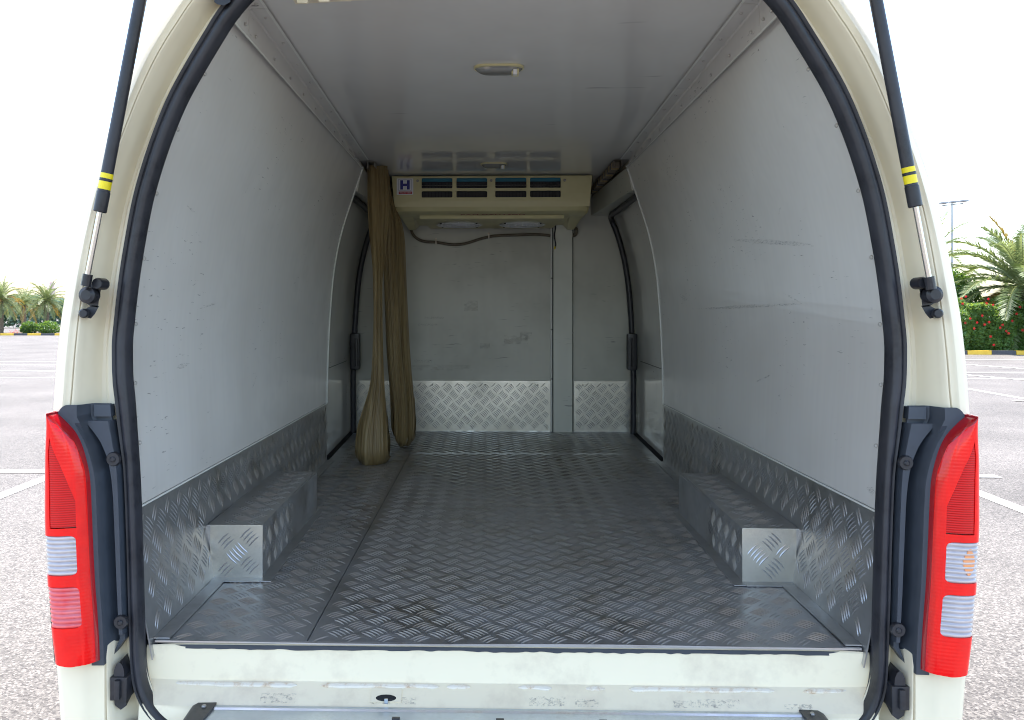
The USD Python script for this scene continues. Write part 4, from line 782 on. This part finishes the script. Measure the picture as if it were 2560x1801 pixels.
# ---------------------------------------------------------------- outside: kerbs, planting, mast
def kerb(name, y, x0, x1, edges, first, z=.135):
    k = thing(name, None, None, (x0, y, 0), kind='structure')
    xs = [x0] + [e for e in edges if x0 < e < x1] + [x1]
    col = first
    for a, b in zip(xs[:-1], xs[1:]):
        part(k, 'kerb_block', bx(a + .004, b - .004, y, y + .16, -.02, z, .015), (KYEL, KBLK)[col], 30); col = 1 - col
KR = 26.9; e0 = at(2419, 884, y=KR)[0]; pit = (at(2541, 884, y=KR)[0] - e0) / 2
kerb('kerb', KR, e0 - 6 * pit, e0 + 9 * pit, [e0 + i * pit for i in range(-6, 9)], 0)
solo('planting_bed', bx(e0 - 6 * pit, e0 + 9 * pit, KR + .17, KR + 14, -.02, .09), SOIL, False, kind='structure')
KL = 49.7; l0 = at(0, 840, y=KL)[0]; pl_ = .85
kerb('kerb', KL, l0 - 3 * pl_, l0 + 9 * pl_, [l0 + i * pl_ for i in range(-3, 9)], 1)
solo('planting_bed', bx(l0 - 3 * pl_, l0 + 9 * pl_, KL + .17, KL + 40, -.02, .09), SOIL, False, kind='structure')

def leaves(n, pts, size, r, droop=.3):
    """n folded leaves at the given points."""
    nrm = r.normal(size=(n, 3)); nrm[:, 2] = np.abs(nrm[:, 2]) * .8 + .2; nrm /= np.linalg.norm(nrm, axis=1, keepdims=True)
    a = r.normal(size=(n, 3)); a -= nrm * (a * nrm).sum(1, keepdims=True); a /= np.linalg.norm(a, axis=1, keepdims=True); b = np.cross(nrm, a)
    L = size * (.6 + .8 * r.random((n, 1))); W = L * .30
    v = np.stack([pts - a * L / 2, pts + b * W - nrm * L * .08, pts + a * L / 2, pts - b * W - nrm * L * .08], 1).reshape(-1, 3)
    i = np.arange(n)[:, None] * 4; f = np.vstack([i + np.array([[0, 1, 2]]), i + np.array([[0, 2, 3]])]); return v, f
def hedge(x0, x1, y0, depth, topf, n, size, seed):
    r = np.random.default_rng(seed); P = []
    xs = r.uniform(x0, x1, n); t = r.random(n); hh = np.array([topf(x) for x in xs])
    lump = .95 * (meshkit.fbm(np.stack([xs * 1.1, t * 0, t * 0 + seed], 1), 3, seed) - .5)
    face = r.random(n) < .72
    z = np.where(face, .06 + (hh + lump - .06) * r.random(n), hh + lump - .25 * r.random(n) ** 2)
    bul = .35 * np.sin(np.clip(z / np.maximum(hh, .1), 0, 1) * np.pi) + .8 * (meshkit.fbm(np.stack([xs * 1.6, z * 1.6, t * 0], 1), 3, seed + 1) - .5)
    y = np.where(face, y0 + .45 - bul + .22 * r.random(n) ** 2, y0 + .2 + depth * r.random(n))
    return leaves(n, np.stack([xs, y, z], 1), size, r)
zr = lambda py, y: at(2450, py, y=y)[2]
htop = interp([(at(2300, 700, y=27.8)[0], 2.3), (at(2350, 700, y=27.8)[0], 2.0), (at(2400, 700, y=27.8)[0], 1.85), (at(2440, 740, y=27.8)[0], 1.95), (at(2490, 740, y=27.8)[0], 1.6), (at(2560, 740, y=27.8)[0], 1.75), (40, 1.8)])
hx0, hx1 = at(2270, 740, y=27.6)[0], at(2700, 740, y=27.6)[0]
hg = thing('flowering_hedge', 'dense green hedge with red flowers behind the yellow and black kerb', 'hedge', ((hx0 + hx1) / 2, 27.6, .09))
part(hg, 'foliage', hedge(hx0, hx1, 27.2, 1.6, htop, 26000, .10, 3), LEAF, False, kind='stuff')
part(hg, 'stems', cat(*[tube([V3(x, 28.0, .05), V3(x + random.uniform(-.1, .1), 27.9, 1.4)], [.03, .01], 5) for x in np.arange(hx0 + .2, hx1, .5)]), STEM, 40, kind='stuff')
part(hg, 'inner_growth', bx(hx0, hx1, 27.62, 28.6, .05, 1.2, .2), LEAF, False)
rf = np.random.default_rng(12)
fl_px = [(2403, 747), (2414, 742), (2406, 760), (2470, 748), (2466, 759), (2482, 763), (2425, 797), (2442, 807), (2413, 808), (2472, 806), (2461, 812), (2541, 785), (2506, 813), (2500, 820), (2515, 828), (2521, 834), (2484, 863), (2476, 842), (2549, 768), (2530, 803), (2435, 822), (2556, 826), (2455, 790)]
for px, py in fl_px:
    c = at(px, py, y=27.12); P = []
    for a in np.linspace(0, 2 * np.pi, 5, endpoint=False): P.append((np.array([c, c + .036 * V3(math.cos(a - .5), -.5, math.sin(a - .5)), c + .05 * V3(math.cos(a), -.25, math.sin(a)), c + .036 * V3(math.cos(a + .5), -.5, math.sin(a + .5))]), [[0, 1, 2], [0, 2, 3]]))
    part(hg, 'flower', cat(*P), FLOW, False)
tb = thing('tall_bush', 'taller dark green bush rising behind the flowering hedge near the lamp mast', 'bush', (at(2370, 740, y=29.5)[0], 29.5, .09))
r_ = np.random.default_rng(5); cb_ = at(2375, 740, y=29.5); pts = r_.normal(size=(5200, 3)); pts /= np.linalg.norm(pts, axis=1, keepdims=True); pts *= (.75 + .3 * meshkit.fbm(pts * 2.2, 3, 4))[:, None] * (r_.random((5200, 1)) ** .25)
part(tb, 'foliage', leaves(5200, V3(cb_[0], 29.5, 1.65) + pts * V3(1.25, .9, 1.35), .13, r_), LEAF2, False, kind='stuff')
part(tb, 'stem', tube([V3(cb_[0], 29.5, .05), V3(cb_[0] + .1, 29.5, 1.8)], [.07, .03], 7), STEM, 40)

def palm(base, ht, fl, nf, seed, label, trunk_r=.22, yellow=.12, nl=34, size=1., group=None, lean=0.):
    r = np.random.default_rng(seed); t = thing('date_palm', label, 'palm tree', base, group=group); top = V3(base[0] + lean, base[1], base[2] + ht)
    zz = np.linspace(0, 1, 26); rad = trunk_r * (1 + .10 * np.sin(zz * 120)) * (1.1 - .25 * zz)
    part(t, 'trunk', tube([V3(base[0] + lean * q, base[1], base[2] + ht * q) for q in zz], rad, 9), STEM, 40)
    cr = thing  # crown of single fronds
    for k in range(nf):
        az = k * 2.39996 + r.uniform(-.2, .2); el = math.radians(np.interp(k / nf, [0, .5, 1], [80, 30, -30])) + r.uniform(-.12, .12); L = fl * r.uniform(.85, 1.1) * np.interp(k / nf, [0, .3, 1], [.8, 1., .95])
        d = V3(math.cos(az) * math.cos(el), math.sin(az) * math.cos(el), math.sin(el)); pos = top.copy(); pathp = [pos.copy()]; step = L / 9
        for i in range(9):
            d = d + V3(0, 0, -.105 - .02 * i * .6); d /= np.linalg.norm(d); pos = pos + d * step; pathp.append(pos.copy())
        pathp = np.array(pathp); side = np.cross(d * V3(1, 1, 0), V3(0, 0, 1)); side /= np.linalg.norm(side); V, F, n = [], [], 0
        for j in range(nl):
            q = .14 + .86 * j / (nl - 1); i = min(int(q * 9), 8); f_ = q * 9 - i; p = pathp[i] * (1 - f_) + pathp[i + 1] * f_; tg_ = pathp[i + 1] - pathp[i]; tg_ /= np.linalg.norm(tg_)
            ll = fl * .17 * math.sin(math.pi * (.12 + .80 * q)) * r.uniform(.8, 1.15); up_ = np.cross(side, tg_)
            for sg in (-1, 1):
                dd = tg_ * .75 + sg * side * .8 + up_ * r.uniform(-.05, .45) + V3(0, 0, -.15); dd /= np.linalg.norm(dd); wv = np.cross(dd, up_) ; wv /= max(np.linalg.norm(wv), 1e-6); w_ = fl * .0085 * size
                V += [p - wv * w_ * .6, p + dd * ll * .5 + wv * w_, p + dd * ll, p + wv * w_ * .6 - up_ * w_]; F += [[n, n + 1, n + 2], [n, n + 2, n + 3]]; n += 4
        fr2 = part(t, 'frond', (np.array(V), np.array(F)), FRONDY if r.random() < yellow * (1.8 if k > nf * .6 else .3) else FROND, False)
        part(fr2, 'stalk', tube(pathp, np.linspace(.022, .006, 10) * size, 5), RACH, 60)
b = at(2556, 700, y=28.6); palm((b[0], 28.6, .09), 2.15, 3.2, 56, 11, 'large date palm with arching fronds spreading over the flowering hedge', .25, .10, 60)
b = at(2318, 700, y=33.); palm((b[0], 33., .09), 3.1, 2.6, 34, 12, 'date palm mostly hidden by the van, its frond tips showing beside the lamp mast', .2, .05, 34)
b = at(2, 790, y=51.5); palm((b[0], 51.5, .09), 2.15, 1.85, 46, 13, 'date palm with yellowing lower fronds at the edge of the view beyond the car park', .16, .30, 30, 1.2)
b = at(116, 790, y=52.5); palm((b[0], 52.5, .09), 2.05, 1.8, 46, 14, 'bright green date palm beside the van above two round shrubs', .16, .12, 30, 1.2)
b = at(60, 790, y=58.); palm((b[0], 58., .09), 1.9, 1.8, 34, 15, 'paler date palm standing between and behind two nearer palms', .15, .1, 26, 1.2)
def shrub(px, y, rx, rz, label, seed, m=LEAF2, n=1500, sz=.11):
    r = np.random.default_rng(seed); c = at(px, 830, y=y); t = thing('shrub', label, 'shrub', (c[0], y, .09)); p = r.normal(size=(n, 3)); p /= np.linalg.norm(p, axis=1, keepdims=True); p *= (.7 + .5 * meshkit.fbm(p * 2.5, 3, seed))[:, None] * r.random((n, 1)) ** .25
    part(t, 'foliage', leaves(n, V3(c[0], y, .09 + rz * .8) + p * V3(rx, rx * .8, rz), sz, r), m, False, kind='stuff'); part(t, 'stem', tube([V3(c[0], y, .05), V3(c[0], y, rz)], [.04, .02], 6), STEM)
shrub(72, 50.6, .55, .45, 'round green shrub in the kerbside bed, under the gap between two palms', 31)
shrub(120, 50.6, .75, .45, 'wider round green shrub in the kerbside bed below the bright green palm', 32)
shrub(36, 50.5, .45, .16, 'low sparse mat of red flowering shrub beside the kerb', 33, FLOW, 130, .05)
rr_ = np.random.default_rng(40); n_ = 9000; tx = rr_.uniform(at(-120, 800, y=75)[0], at(260, 800, y=75)[0], n_); hh = 2.2 + 1.6 * meshkit.fbm(np.stack([tx * .35, tx * 0, tx * 0], 1), 4, 9)
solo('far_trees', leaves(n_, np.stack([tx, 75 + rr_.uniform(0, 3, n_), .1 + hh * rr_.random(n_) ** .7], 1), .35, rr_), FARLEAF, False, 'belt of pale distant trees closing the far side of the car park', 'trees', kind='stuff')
c = at(130, 700, y=140.); tw = thing('distant_tower', 'slim pale pink tower top rising far behind the palms', 'tower', (c[0], 140., 0))
part(tw, 'shaft', lathe([(0, 0), (.55, 0), (.5, 5.5), (.75, 5.6), (.75, 5.9), (.42, 5.95), (.42, 6.5), (0, 6.5)], (c[0], 140., 0), (0, 0, 1), 12), PINKST, 30)
part(tw, 'cap', lathe([(0, 7.7), (.06, 7.3), (.3, 7.0), (.45, 6.7), (.42, 6.5), (0, 6.5)], (c[0], 140., 0), (0, 0, 1), 12), PINKST, 40)
# lamp mast
MY = 60.; c = at(2380, 505, y=MY); lm = thing('lamp_mast', 'tall slim floodlight mast with three lamp heads behind the palms', 'lamp post', (c[0], MY, 0))
part(lm, 'pole', tube([V3(c[0], MY, 0), V3(c[0], MY, c[2] + .1)], [.10, .05], 10), POLE, 60)
part(lm, 'crossbar', tube([at(2354, 515, y=MY), at(2408, 509, y=MY)], .035, 8), POLE, 60)
for px, py in ((2358, 508), (2384, 505), (2408, 503)):
    q = at(px, py, y=MY); part(lm, 'lamp_head', bx(q[0] - .24, q[0] + .24, MY - .3, MY + .2, q[2] - .06, q[2] + .06, .03), POLE, 30)
    part(lm, 'bracket', tube([q, V3(q[0], MY, q[2] - .20)], .02, 6), POLE, 60)
